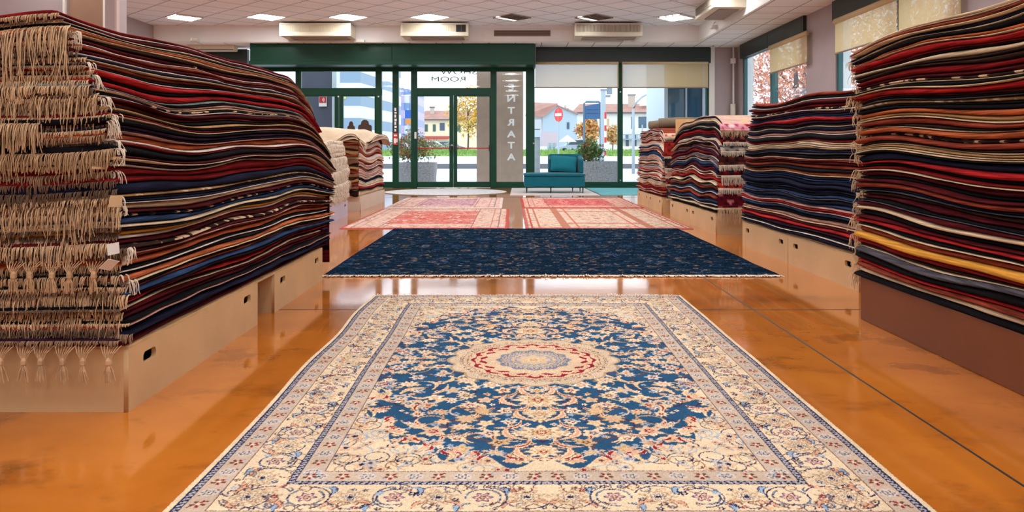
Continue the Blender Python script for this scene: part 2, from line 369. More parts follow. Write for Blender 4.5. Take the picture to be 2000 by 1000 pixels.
la = leaf(d1, 815, 885.5, True, 816, 878); lb = leaf(d1, 886, 958, False, 893, 956)
for lf, a, b_ in ((la, 815, 880), (lb, 891, 957)):
    MB().tube([(fx(a), YF-.10, fz(289.5)), (fx(b_), YF-.10, fz(289.5))], .014, 10).build('panic_bar', mat('red_bar', rgb(190, 40, 36), .35), lf, smooth=True)
    e = MB()
    for q in (a, b_): e.box(fx(q)-.025, fx(q)+.025, YF-.12, YF-.04, fz(289.5)-.07, fz(289.5)+.07)
    e.build('bar_bracket', M_dkgreen, lf)
hd = MB(); hd.tube([(fx(881), YF-.04, fz(284)), (fx(881), YF-.10, fz(284)), (fx(871), YF-.10, fz(284))], .012); hd.disc((fx(883), YF-.045, fz(284)), (0, 1, 0), .03, .012)
hd.build('handle', M_steel, la, smooth=True)
MB().box(fx(810), fx(814), YF-.06, YF-.05, fz(271), fz(258)).build('sensor', M_white, d1)
d2 = empty('door_2'); d2['kind'] = 'structure'
leaf(d2, 589, 662, True, 598, 654); leaf(d2, 663, 734, False, 671, 732)
for q in (660, 738, 944): pass
kn = MB()
for px, py in ((662, 189), (740, 189)): kn.disc((fx(px), YF-.055, fz(py)), (0, 1, 0), .02, .015)
kn.build('bolt', M_white, d2)
# lettering on the glass, facing the street
def glass_text(parent, txt, px, py, size, bold, m, sx=1.0, y=YF+.006, spacing=1.0):
    c = bpy.data.curves.new('lettering', 'FONT'); c.body = txt; c.size = size; c.align_x = 'CENTER'; c.align_y = 'CENTER'; c.offset = bold; c.extrude = .0008; c.space_character = spacing
    o = bpy.data.objects.new('lettering', c); COL.objects.link(o); o.location = (fx(px), y, fz(py)); o.rotation_euler = (math.pi/2, 0, math.pi); o.scale = (sx, 1, 1)
    c.materials.append(m); o.parent = parent; return o
M_letter = mat('white_vinyl', rgb(245, 244, 240), .5)
M_film = sheer('backlit_vinyl_film', rgb(250, 250, 248), (1, 1, 1), glossy=False); M_film.node_tree.nodes['Mix Shader'].inputs[0].default_value = 1.0
for ch, py in zip('ENTRATA', (170.7, 192.8, 216.2, 239.6, 262.5, 284.3, 307.2)): glass_text(sidelight, ch, 998.5, py, .215, .007, M_film, 1.25)
M_letter2 = mat('grey_vinyl', rgb(60, 64, 70), .5)
glass_text(transom, 'ROOM', 876, 155, .16, 0.0, M_letter2, 1.75, spacing=1.0); glass_text(transom, 'SHOW', 896, 141, .16, 0.0, M_letter2, 1.75, spacing=1.05)
# sticker strip on the post
st = MB().box(fx(768.5), fx(777.5), YF-.058, YF-.05, fz(283), fz(209)).build('sticker_strip', M_dkgreen); tag(st, 'vertical strip of stickers on the green post beside the entrance', 'sticker')
q = MB()
for k, (a, h) in enumerate(((211, 6), (219, 3), (224, 6), (232, 5), (238, 6), (246, 4), (252, 5))): q.box(fx(771), fx(774.5+(k % 2)), YF-.061, YF-.057, fz(a+h), fz(a))
q.build('white_lettering', M_letter, st)
MB().box(fx(769), fx(777.5), YF-.061, YF-.057, fz(283), fz(260)).build('red_label', mat('red_vinyl', rgb(205, 44, 40), .5), st)
q = MB(); q.box(fx(770), fx(774), YF-.063, YF-.0605, fz(280), fz(270)); q.box(fx(775), fx(777), YF-.063, YF-.0605, fz(278), fz(271)); q.box(fx(770), fx(776), YF-.063, YF-.0605, fz(266), fz(263)); q.build('label_print', M_letter, st)
# right-hand shop window
o = bars('window_7', [(1044, 1386, 355, 367), (1206, 1216, 122, 356), (1380, 1387, 122, 367), (1044, 1386, 120, 126)], M_green)
pane(o, 1044, 1206, 126, 355); pane(o, 1216, 1380, 126, 355)
q = MB()
for px, py in ((1211, 352), (1211, 180), (1386, 185), (1042, 280)): q.disc((fx(px), YF-.055, fz(py)), (0, 1, 0), .018, .02)
q.build('bolt', M_steel, o)
# side windows
def side_window(n, y0, y1, mulls):
    mb = MB(); x0, x1 = XR+.02, XR+.10
    for a in (y0, y1-.07): mb.box(x0, x1, a, a+.07, .0, ZL)
    for a in mulls: mb.box(x0, x1+.05, a-.06, a+.06, .0, ZL)
    mb.box(x0, x1, y0, y1, 0, .14); mb.box(x0, x1, y0, y1, 3.0, ZL)
    o = mb.build('window_%d' % n, mat('teal_painted_metal', rgb(28, 84, 88), .35), kind='structure', bevel=.006)
    ys = [y0]+list(mulls)+[y1]
    for a, b_ in zip(ys[:-1], ys[1:]): MB().box(XR+.055, XR+.062, a+.03, b_-.03, .1, 3.05).build('pane', M_glass, o)
    return o
side_window(8, YW1[0], YW1[1], [15.86]); side_window(9, YW2[0], YW2[1], [10.62])
h = MB(); h.box(XR-.06, XR+.05, YW1[0], 15.84, 3.0, ZL-.005); h.box(XR-.06, XR+.05, 15.86, YW1[1], 3.0, ZL-.005); h.box(XR-.06, XR+.05, YW2[0], YW2[1], 3.0, ZL-.005)
h.build('header_right', M_dkgreen, kind='structure')
# roller blinds
def blind(a, b_, z0, z1, label, side=False):
    if side:
        o = MB().box(XR-.10, XR-.095, a, b_, z0, z1).build('roller_blind', M_blind); MB().tube([(XR-.10, a, z1), (XR-.10, b_, z1)], .045, 12).build('roller', M_blind_solid, o, smooth=True)
        MB().tube([(XR-.0975, a-.01, z0), (XR-.0975, b_+.01, z0)], .014, 8).build('bottom_bar', M_blind_bar, o)
    else:
        y = YF-.16
        o = MB().box(a, b_, y-.0025, y+.0025, z0, z1).build('roller_blind', M_blind); MB().tube([(a, y, z1), (b_, y, z1)], .03, 12).build('roller', M_blind_solid, o, smooth=True)
        MB().tube([(a-.01, y, z0), (b_+.01, y, z0)], .014, 8).build('bottom_bar', M_blind_bar, o)
    tag(o, label, 'blind', 'roller blinds on the shop windows')
M_blind_solid = mat('blind_roller', rgb(206, 182, 138), .7); M_blind_bar = mat('blind_bar', rgb(150, 130, 110), .5)
yb = YF-.16
blind(X(1045, yb), X(1208, yb), Z(171, yb), Z(123, yb), 'bluish grey roller blind on the front window beside the entrance')
blind(X(1215, yb), X(1383, yb), Z(171, yb), Z(123, yb), 'half grey half beige roller blind on the front window by the corner')
xb = XR-.10
def yb_at(px): return xb*FOC/(px-CX)
a, b_ = yb_at(1576), yb_at(1504); blind(a, b_, 2.44, 2.96, 'beige roller blind on the side window nearest the corner pier', True)
blind(yb_at(1750), yb_at(1631), 2.44, 2.96, 'beige roller blind above the navy-banded stack, on the second side window', True)
blind(yb_at(1876), yb_at(1755), 2.44, 2.96, 'beige roller blind partly hidden behind the stack on the plain brown plinth', True)

# ---------------------------------------------------------------- crates and plinths under the stacks
BH = .205
def crate(name, label, x_face, side, y0, y1, m, group, depth=1.25, holes=True, near_holes=False):
    """side -1: the stack stands at negative x and its face looks to +x; +1 the other way"""
    o = empty(name, (x_face, y0, 0)); tag(o, label, 'crate', group)
    L = y1-y0; t = .016
    def bx(mb, d0, d1, a, b_, z0, z1): mb.box(min(side*d0, side*d1), max(side*d0, side*d1), a, b_, z0, z1)
    mb = MB(); bx(mb, depth-t, depth, 0, L, 0, BH); bx(mb, t, depth, 0, t, 0, BH); bx(mb, t, depth, L-t, L, 0, BH); bx(mb, t, depth-t, t, L-t, BH-t, BH); bx(mb, t, depth-t, t, L-t, 0, .01)
    mb.build('carcass', m, o)
    c = bpy.data.curves.new('panel', 'CURVE'); c.dimensions = '2D'; c.fill_mode = 'BOTH'; c.extrude = t/2
    def spline(pts):
        sp = c.splines.new('POLY'); sp.points.add(len(pts)-1); sp.use_cyclic_u = True
        for p, q in zip(sp.points, pts): p.co = (q[0], q[1], 0, 1)
    spline([(0, 0), (L, 0), (L, BH), (0, BH)])
    if holes:
        for a in (.148, L-.148):
            w_, h_, r = .047, .019, .016; pts = []
            for cx_, cz_, s0 in ((w_-r, h_-r, 0), (-w_+r, h_-r, 90), (-w_+r, -h_+r, 180), (w_-r, -h_+r, 270)):
                for k in range(5): an = math.radians(s0+22.5*k); pts.append((a+cx_+r*math.cos(an), .150+cz_+r*math.sin(an)))
            spline(pts)
    tmp = bpy.data.objects.new('tmp', c); COL.objects.link(tmp)
    me = bpy.data.meshes.new_from_object(tmp.evaluated_get(bpy.context.evaluated_depsgraph_get()))
    bpy.data.objects.remove(tmp); bpy.data.curves.remove(c)
    me.materials.clear(); me.materials.append(m)
    p = link('front_panel', me, o); p.rotation_euler = (math.pi/2, 0, math.pi/2); p.location = (side*t/2, 0, 0)
    return o
G_CR = 'low crates with hand slots under the stacks'
def ply_top(x_face, side, y0, y1, label, depth=1.25):
    a, b_ = sorted((x_face, x_face+side*depth)); o = MB().box(a, b_, y0, y1, BH, BH+.012).build('plywood_board', M_ply)
    tag(o, label, 'board', 'plywood boards on the crates'); return o
crate('wooden_crate', 'fibreboard crate with hand slots, under the tall fringed stack, nearest its fringes', -1.25, -1, 2.51, 3.79, M_mdf, G_CR)
crate('wooden_crate', 'fibreboard crate under the tall fringed stack, beside the navy rug', -1.25, -1, 4.06, 5.09, M_mdf, G_CR)
ply_top(-1.25, -1, 2.51, 5.09, 'thin plywood board between the tall fringed stack and its two crates')
M_brown = mat('brown_painted_plinth', rgb(112, 60, 28), .45, 0, .14, 2, spec=.3)
o = MB().box(1.783, 3.1, .9, 3.92, 0, .215).build('plinth', M_brown, bevel=.004); tag(o, 'plain brown plinth without hand slots under the near rug stack', 'plinth')
XR2 = 2.11
crate('wooden_crate', 'fibreboard crate under the navy-banded stack, at its end by the brown plinth', XR2, 1, 4.66, 5.845, M_mdf, G_CR)
crate('wooden_crate', 'fibreboard crate under the navy-banded stack, at its end by the draped rug ends', XR2, 1, 5.855, 7.0, M_mdf, G_CR)
ply_top(XR2, 1, 4.66, 7.0, 'thin plywood board under the navy-banded stack')
crate('wooden_crate', 'fibreboard crate under the stack with draped patterned ends, below the draped ends themselves', XR2, 1, 7.92, 9.05, M_mdf, G_CR)
crate('wooden_crate', 'fibreboard crate under the stack with draped patterned ends, at its end by the rolled rug', XR2, 1, 9.06, 10.18, M_mdf, G_CR)
ply_top(XR2, 1, 7.92, 10.18, 'thin plywood board under the stack with draped patterned ends')
crate('wooden_crate', 'fibreboard crate under the stack topped by a rolled rug, farther from the windows', XR2, 1, 10.75, 11.78, M_mdf, G_CR)
crate('wooden_crate', 'fibreboard crate under the stack topped by a rolled rug, close to the teal mat', XR2, 1, 11.79, 12.8, M_mdf, G_CR)
ply_top(XR2, 1, 10.75, 12.8, 'thin plywood board under the stack topped by a rolled rug')
M_lav = mat('grey_lavender_board', rgb(186, 182, 198), .6, 0, .05, 3)
crate('wooden_crate', 'grey lavender crate with hand slot under the pale fringed stack', -2.17, -1, 9.0, 10.2, M_lav, G_CR)
ply_top(-2.17, -1, 9.0, 10.2, 'thin plywood board under the pale fringed stack')
crate('wooden_crate', 'pale crate under the stack covered by drooping beige rugs', -2.17, -1, 11.1, 13.2, M_pale, G_CR, holes=False)

# ---------------------------------------------------------------- folded rugs in stacks
PAL = {'R': ((132, 22, 26), 'dark red'), 'r': ((186, 40, 42), 'bright red'), 'M': ((88, 18, 26), 'maroon'), 'K': ((22, 18, 22), 'near-black'), 'N': ((28, 30, 54), 'navy'),
       'B': ((52, 74, 114), 'blue'), 'O': ((196, 102, 60), 'orange'), 'o': ((152, 66, 46), 'rust'), 'C': ((222, 196, 160), 'cream'), 'W': ((228, 212, 200), 'off-white'),
       'G': ((140, 156, 152), 'grey-green'), 'T': ((168, 128, 84), 'tan'), 'Y': ((222, 160, 66), 'golden yellow'), 'P': ((60, 30, 52), 'plum'), 'D': ((58, 36, 28), 'dark brown'),
       'g': ((92, 90, 98), 'grey'), 'p': ((202, 146, 130), 'salmon pink'), 'c': ((196, 170, 138), 'beige'), 'L': ((120, 128, 160), 'dusty blue'), 'k': ((214, 176, 164), 'pale pink')}
def pile_mat(code, dash=False):
    LO = .62 if code in 'CWckTY' else .26       # streaks also paint groove shade between folds, stronger on dark wool than pale
    nm = PAL[code][1].replace(' ', '_').replace('-', '_')+('_dashed' if dash else '')+'_wool'
    if nm in MATS: return MATS[nm]
    col = rgb(*PAL[code][0]); m = bpy.data.materials.new(nm); MATS[nm] = m; m.use_nodes = True; nt = m.node_tree; N = nt.nodes; L = nt.links; b = N['Principled BSDF']
    b.inputs['Roughness'].default_value = .95; b.inputs['Specular IOR Level'].default_value = .08
    tc = N.new('ShaderNodeTexCoord')
    def noise(sc, st, det=3):
        mp = N.new('ShaderNodeMapping'); mp.inputs['Scale'].default_value = st; L.new(tc.outputs['Object'], mp.inputs[0])
        n = N.new('ShaderNodeTexNoise'); n.inputs['Scale'].default_value = sc; n.inputs['Detail'].default_value = det; L.new(mp.outputs[0], n.inputs[0]); return n
    r = N.new('ShaderNodeValToRGB'); e = r.color_ramp.elements; e[0].position = .32; e[1].position = .68
    e[0].color = tuple(c*LO for c in col[:3])+(1,); e[1].color = tuple(min(1, c*1.18) for c in col[:3])+(1,)
    L.new(noise(1.0, (5, 5, 190), 5).outputs[0], r.inputs[0])
    if dash:
        r2 = N.new('ShaderNodeValToRGB'); e = r2.color_ramp.elements; e[0].position = .55; e[1].position = .57; e[0].color = (0, 0, 0, 1); e[1].color = (1, 1, 1, 1)
        L.new(noise(1.0, (14, 14, 8), 1).outputs[0], r2.inputs[0]); mx = N.new('ShaderNodeMixRGB'); mx.inputs[2].default_value = rgb(214, 180, 146)
        L.new(r2.outputs[0], mx.inputs[0]); L.new(r.outputs[0], mx.inputs[1]); L.new(mx.outputs[0], b.inputs['Base Color'])
    else: L.new(r.outputs[0], b.inputs['Base Color'])
    bp = N.new('ShaderNodeBump'); bp.inputs['Strength'].default_value = .5; bp.inputs['Distance'].default_value = .004
    L.new(noise(170, (1, 1, 2.2), 2).outputs[0], bp.inputs['Height']); L.new(bp.outputs[0], b.inputs['Normal'])
    return m
def smooth_noise(n_terms, fmax, rng):
    """a smooth random function of metres along the stack"""
    fr = rng.uniform(.25, 1, n_terms)*fmax; ph = rng.uniform(0, 6.28, n_terms); am = rng.normal(0, 1, n_terms)/np.sqrt(n_terms)*(fmax*.35/fr)**.5
    return lambda y: (am[:, None]*np.sin(fr[:, None]*y[None, :]+ph[:, None])).sum(0)
def slab(Y, zb, zt, x_off, end0, end1, depth, place, m, name, parent=None):
    """one soft-edged layer: Y (n,), zb/zt (n,), x_off (n,) face offset inwards; place() maps (d, y, z) to world"""
    t = zt-zb; ds = [depth, depth*.55, depth*.3, .2, .1, .045]
    top = [(d, zt) for d in ds]; nose = [(.022, zt-.05*t), (.004, zt-.3*t), (.001, zb+.38*t), (.018, zb+.05*t)]; bot = [(d, zb) for d in ds[::-1]]
    sec = top+nose+bot; k = len(sec); n = len(Y); V = np.zeros((n, k, 3))
    for j, (d, z) in enumerate(sec):
        V[:, j] = np.stack(place(d+x_off*(1 if d < depth else 0), Y, z if not np.isscalar(z) else np.full(n, z)), 1)
    idx = np.arange(n*k).reshape(n, k); a = idx[:-1]; b = idx[1:]
    F = np.stack([a, np.roll(a, -1, 1), np.roll(b, -1, 1), b], -1).reshape(-1, 4)
    caps = []
    for row, fl in ((idx[0], 1), (idx[-1], -1)):       # strips of quads across the cut ends
        for q in range(k//2-1):
            c = [row[q], row[q+1], row[k-2-q], row[k-1-q]]; caps.append(c[::-1] if fl > 0 else c)
    F = np.concatenate([F, np.array(caps)]); 
    return npmesh(name, V.reshape(-1, 3), F, m, parent, smooth=False)
def fringe_mesh(base, out, L, m, parent, rng, r=.0016, curl=.35, name='fringe', knots=0, lift=.012):
    """base: (n,3) roots; out: outward unit vector; L: (n,) lengths; strands sag outwards and hang"""
    n = len(base); out = np.asarray(out, float); side = np.cross(out, [0, 0, 1.])
    T = np.array([0, .18, .45, .75, 1.0]); V = np.zeros((n, 5, 3, 3)); jit = rng.normal(0, 1, (n, 4))
    for q, tt in enumerate(T):
        o_ = np.minimum(lift*(1+.5*jit[:, 0]), L*.7)*(1-(1-min(1, tt*2.2))**2)+.004*jit[:, 1]*tt
        s_ = L*curl*(.35*jit[:, 2]*tt**1.5+.12*np.sin(5*tt+jit[:, 3]*3)*tt)
        dz = -L*np.clip(tt*1.15-.12, 0, None)
        c = base+o_[:, None]*out+s_[:, None]*side+np.stack([0*dz, 0*dz, dz], 1)
        rr = r*(1.1-.5*tt)
        for j in range(3):
            an = 2.094*j; V[:, q, j] = c+rr*(math.cos(an)*side+math.sin(an)*(out if tt > .15 else np.array([0, 0, 1.])))
    idx = np.arange(n*15).reshape(n, 5, 3); a = idx[:, :-1]; b = idx[:, 1:]
    F = np.stack([a, np.roll(a, -1, 2), np.roll(b, -1, 2), b], -1).reshape(-1, 4)
    return npmesh(name, V.reshape(-1, 3), F, m, parent)
def tassel_rows(x0, x1, y, z, n, L, m, parent, rng, outy=-1):
    """knotted fringe: converging strands, a knot, a loose tuft"""
    v = []; f = MB()
    for k in range(n):
        xc = x0+(x1-x0)*(k+.5)/n+rng.normal(0, .006); w_ = abs(x1-x0)/n*.5; ky = y+outy*.022; kz = z-L*.42
        for q in range(7):
            a = (q-3)/3; f.tube([(xc+a*w_, y+outy*.006, z), (xc+a*w_*.55, ky, z-L*.18), (xc+a*.004, ky, kz)], .0018, 4)
        f.tube([(xc, ky, kz+.012), (xc, ky, kz+.004), (xc, ky, kz-.008), (xc, ky, kz-.014)], [.004, .0095, .0095, .006], 7)
        for q in range(13):
            a = (q-6)/6+rng.normal(0, .08); dy = outy*rng.uniform(-.004, .01); f.tube([(xc+a*.003, ky+dy*.3, kz-.008), (xc+a*.012, ky+dy, kz-L*.25), (xc+a*.017+rng.normal(0, .003), ky+dy, z-L*rng.uniform(.9, 1.02))], .0019, 4)
    return f.build('tassel_fringe', m, parent)

def parse(spec):
    L = []
    for tk in spec.split():
        dash = '*' in tk; tk = tk.replace('*', ''); num = ''.join(c for c in tk if c in '0123456789.'); let = ''.join(c for c in tk if c not in '0123456789.')
        L.append((let[0], let[1] if len(let) > 1 else None, float(num) if num else 1.0, dash))
    return L
STACKS = {}
def stack(key, where, group, spec, x_face, side, y0, y1, z0, z1, depth, seed, nseg, lean=None, wave=(.006, 3.2), warp=None, shift=None, ends=None, ragged=.012, place_x=None):
    """rugs from bottom to top; every rug is its own object (pile), with a paler backing under it as a part"""
    rng = np.random.default_rng(seed); L = parse(spec); n = len(L); Ws = np.array([l[2] for l in L][::-1]); T = Ws/Ws.sum()*(z1-z0)
    yy = np.linspace(0, 1, nseg); zb = np.full(nseg, z0); rugs = []
    lean = lean or (lambda t, u: 0*u); warp = warp or (lambda t, y, d: 0*y); ends = ends or (lambda t: (y0, y1))
    base_n = smooth_noise(5, wave[1], rng)
    for k in range(n):
        code, back, wt, dash = L[n-1-k]; tz = (zb.mean()-z0)/(z1-z0)
        a, b_ = ends(tz); a += rng.normal(0, ragged*.5); b_ += rng.normal(0, ragged)
        Y = a+(b_-a)*yy
        dev = zb-zb.mean()
        th = T[k]*np.clip(1+.26*smooth_noise(6, wave[1]*2.4, rng)((y0+(y1-y0)*yy))-.10*dev/T[k], .45, 1.7)
        zt = zb+th; zt += (z0+T[:k+1].sum())-zt.mean()
        xo = lean(tz, yy)+.011*rng.normal()*1.0+.006*smooth_noise(5, 9, rng)(Y)+.004*smooth_noise(4, 26, rng)(Y)
        xo = xo+max(0, .004+.006*rng.normal())
        def place(d, y, z, tz=tz):
            d = np.broadcast_to(d, y.shape); t = (z-z0)/(z1-z0)
            zz = z+warp(t, y, d)+wave[0]*base_n(y)*np.clip(t*1.5, 0, 1)
            return (x_face+side*d, y, zz)
        nm = PAL[code][1]
        split = zb+th*(.36 if back else .0)
        o = slab(Y, split, zt, xo, None, None, depth, place, pile_mat(code, dash), 'folded_rug')
        pos = n-k
        wpos = 'topmost' if pos == 1 else 'lowest' if k == 0 else ordinal(pos)+' from the top'
        tag(o, f"{nm}{' dashed' if dash else ''} rug, {wpos} of {where}", 'rug', group)
        if back:
            slab(Y, zb, split, xo-.004+.003*smooth_noise(4, 22, rng)(Y), None, None, depth*.98, place, pile_mat(back), 'backing', o)
        rugs.append(dict(o=o, Y=Y, zb=zb.copy(), zt=zt.copy(), xo=xo, place=place, tz=tz, code=code))
        zb = zt
    STACKS[key] = rugs[::-1]      # top first
    return rugs[::-1]
def end_points(r, near, n, d0, d1, zfrac=.5, off=0.0):
    """points along the cut end of a rug, from the face inwards"""
    i = 0 if near else -1; d = np.linspace(d0, d1, n); y = np.full(n, r['Y'][i]); z = np.full(n, r['zb'][i]*(1-zfrac)+r['zt'][i]*zfrac)
    x, y2, z2 = r['place'](d+r['xo'][i], y, z); y2 = y2+(-off if near else off)
    return np.stack([x, y2, z2], 1)

# --- the tall stack with the fringed end
SPEC_A = ("RW1.2 MC1.2 KC.7 OC1 D.6 MW1.3 o.7 MW1.2 NC.9 o.7 KW.8 r1 K.6 r1.3 GK1.1 pC.8 KW*.9 M.8 o.8 K.7 TK1.1 RC.8 K.9 P.7 Np.8 O1.4 WR1 K1.6 MC.8 PW1 R1.7 R1.1 N1.8 "
          "TK*1.1 NW.7 C1.3 M.7 N*.8 B1 CK1 Y.8 W.9 M1 D*.8 Mp.8 o1 O1 KW.9 K.8 OC1.2 K.7 o.7 BK1 M.8 r.8 KC.9 M1 M.9 Kp.8 o.8 N1.1 P.9 M.7")
def leanA(t, u): return .235*max(0, t)**2.6*(1-.45*u)+.012*math.sin(7*t)-.035*u**2*math.sin(min(1, t*1.2)*math.pi)
def warpA(t, y, d):
    s = np.clip((y-4.72)/.58, 0, 1.2)
    return -.26*np.clip(t-.22, 0, 1)**1.1*s**2.2+.010*np.sin(d*9+t*5)*np.clip((2.8-y)/.3, 0, 1)*np.clip(d/.1, 0, 1)*t-.10*t*np.clip(d-.05, 0, 2)*np.clip(1-(y-2.4)/1.2, 0, 1)-.03*t*np.clip((2.75-y)/.3, 0, 1)**2*0-.014*np.sin((y-2.5)*2.6)*np.sin(t*math.pi)
def endsA(t): return (2.50+.012*math.sin(t*9), 5.27+.10*math.sin(min(1, max(0, t*1.5))*math.pi/2)-.30*max(0, t-.5)**1.6*2.0)
A = stack('A', 'the tall fringed stack', 'folded rugs in the tall fringed stack', SPEC_A, -1.245, -1, 2.50, 5.2, BH+.012, 1.325, 1.15, 3, 64, lean=leanA, warp=warpA, ends=endsA)
rg = np.random.default_rng(5)
M_FR = [mat('dun_cotton_fringe', rgb(160, 130, 100), .9, 0, .2, 25), mat('shaded_fringe', rgb(112, 88, 68), .9, 0, .2, 25), M_fringe, mat('straw_cotton_fringe', rgb(196, 164, 126), .9, 0, .2, 25)]  # darkest of these tones puts the shade of recessed fringe rows into the colour
special = {45: (.160, 1.0), 152: (.030, 1), 168: (.032, 1), 188: (.105, 1), 243: (.10, .5), 300: (.06, 1), 350: (.024, 1), 376: (.030, 1), 402: (.085, 1), 476: (.050, 1), 545: (.030, 1), 577: (.045, 1), 622: (.050, 1), 656: (.026, 1)}
tass = {512: (.10,), 678: (.115,)}
used = {}
zA = [float(r['place'](np.array([.2]), r['Y'][:1], (r['zb'][:1]+r['zt'][:1])/2)[2][0]) for r in A]
for d_ in (special, tass):
    for py, v in d_.items():
        zz = Z(py, 2.5); k = min((i for i in range(len(A)) if i not in used), key=lambda i: abs(zA[i]-zz)); used[k] = (d_ is tass, v)
for k, r in enumerate(A):
    ts, v = used.get(k, (False, None))
    if k == 0: v = (.018, 1)
    if ts:
        p = end_points(r, True, 2, .02, .62, .5); tassel_rows(p[0][0], p[1][0], p[0][1]-.004, float(p[:, 2].mean()), 9, v[0], M_FR[3], r['o'], rg); continue
    if not v and rg.random() < .06: continue
    Lm, cov = v if v else (rg.uniform(.009, .020), 1)
    n = 300; d0 = .0 if cov == 1 else .22
    p = end_points(r, True, n, d0, .72, .5, -.003); gap = np.sin(p[:, 0]*rg.uniform(6, 16)+rg.uniform(0, 6))+.6*np.sin(p[:, 0]*31+k)
    keep = rg.random(n) < ((.97-.25*(gap > 1.1)) if Lm > .05 else np.where(gap > 1.05, .6, .95))
    p = p[keep]; ln = Lm*np.clip(rg.normal(1, .22, len(p)), .4, 1.5)*(1+.25*np.sin(p[:, 0]*23+k))
    p[:, 0] += rg.normal(0, .002, len(p))
    fringe_mesh(p, (0, -1, 0), ln, M_FR[(2, 3)[k % 2] if Lm > .04 else rg.integers(4)], r['o'], rg, r=.0025, curl=.24 if Lm < .05 else .24, lift=.016 if Lm > .05 else .011)
    # fringe tufts curling round the corner on to the long face
    if rg.random() < .35:
        q = end_points(r, True, 16, .0, .03, .5, -.01); q[:, 0] += rg.uniform(-.004, .016, 16); q[:, 1] += rg.uniform(-.002, .03, 16)
        fringe_mesh(q, (1, -.3, 0), np.full(16, rg.uniform(.025, .055)), M_fringe_w, r['o'], rg, r=.002, curl=.6, name='fringe_tuft')
M_tagp = mat('white_paper_tag', rgb(232, 228, 224), .7); M_tagb = mat('beige_paper_tag', rgb(222, 196, 152), .7)
def tag_card(parent, px, py, Y, w_, h_, ang, m, x=None):
    c = P(px, py, Y); c.x = x if x is not None else c.x
    a = Vector((.45, .9, 0)).normalized()*w_/2; b = Vector((.1, -.05, 1)).normalized()*h_/2; R_ = Matrix.Rotation(ang, 3, 'Y'); a = R_ @ a; b = R_ @ b
    nrm = a.cross(b).normalized()*.0012; mid = c+nrm*4
    o = MB().poly([c-a-b, c+a-b, c+a+b, c-a+b], nrm).build('price_tag', m, parent); o['label'] = 'paper price tag tied to the rug'; return o
def rug_at(rugs, py, Y): zz = Z(py, Y); return min(rugs, key=lambda r: abs(float(np.interp(Y, r['Y'], (r['zb']+r['zt'])/2))-zz))['o']
tag_card(rug_at(A, 393, 2.5), 226, 393, 2.47, .045, .038, .1, M_tagb); tag_card(rug_at(A, 486, 2.5), 221, 486, 2.46, .042, .036, -.15, M_tagp)
tag_card(rug_at(A, 516, 2.5), 213, 517, 2.45, .044, .044, .7, M_tagp); tag_card(rug_at(A, 328, 2.5), 195, 328, 2.47, .055, .008, .1, M_tagb)
tag_card(rug_at(A, 133, 3.5), 380, 133, 3.43, .02, .014, .2, M_tagb)

def draped(parent, x0, x1, y_end, diry, ztop, zbot, out, m, rng, thick=.009, name='draped_end', inset=.12, nx=22):
    """the end of a rug hanging over the end of its stack"""
    path = [(-inset, 0), (-inset*.4, .001)]
    for k in range(7): a = math.radians(15*k); path.append((out*math.sin(a), -out*(1-math.cos(a))))
    m_ = 6
    for k in range(1, m_+1): path.append((out+.004*math.sin(k*1.3), -out-(ztop-zbot-out)*k/m_))
    pts = np.array(path); xs = np.linspace(x0, x1, nx); n = len(pts); w1 = smooth_noise(4, 26, rng)(xs); w2 = smooth_noise(3, 12, rng)(xs)
    V = np.zeros((2, nx, n, 3))
    d = np.gradient(pts, axis=0); nn = np.stack([-d[:, 1], d[:, 0]], 1); nn /= np.linalg.norm(nn, axis=1)[:, None]
    for s in (0, 1):
        q = pts-s*thick*nn
        hang = np.clip(np.arange(n)/n-.3, 0, 1)
        for i in range(nx):
            V[s, i, :, 0] = xs[i]; V[s, i, :, 1] = y_end+diry*(q[:, 0]+(.010*w1[i]+.008*w2[i])*hang); V[s, i, :, 2] = ztop+q[:, 1]+.006*w2[i]
    idx = np.arange(2*nx*n).reshape(2, nx, n); F = []
    for s in (0, 1):
        a = idx[s]; f = np.stack([a[:-1, :-1], a[1:, :-1], a[1:, 1:], a[:-1, 1:]], -1).reshape(-1, 4); F.append(f if s == 0 else f[:, ::-1])
    for a, b in ((idx[0, 0], idx[1, 0]), (idx[0, -1], idx[1, -1]), (idx[0, :, -1], idx[1, :, -1]), (idx[0, :, 0], idx[1, :, 0])): F.append(np.stack([a[:-1], a[1:], b[1:], b[:-1]], -1))
    o = npmesh(name, V.reshape(-1, 3), np.concatenate(F), m, parent)
    return o, V[0, :, -1]
# rug ends hanging past the far crate of the tall stack
rg = np.random.default_rng(8)
ds = [(38, .46, .10, .055), (44, .43, .19, .045), (50, .36, .26, .03), (55, .30, .22, .018)]
for i, zt0, zb_, out in ds:
    r = A[i]; zt = float(np.interp(5.1, r['Y'], r['zb'])); o, _ = draped(r['o'], -1.24+.0, -1.24-.9, 5.19, 1, zt+.012, zb_, out, pile_mat('MKDP'[ds.index((i, zt0, zb_, out))]), rg, name='hanging_end')

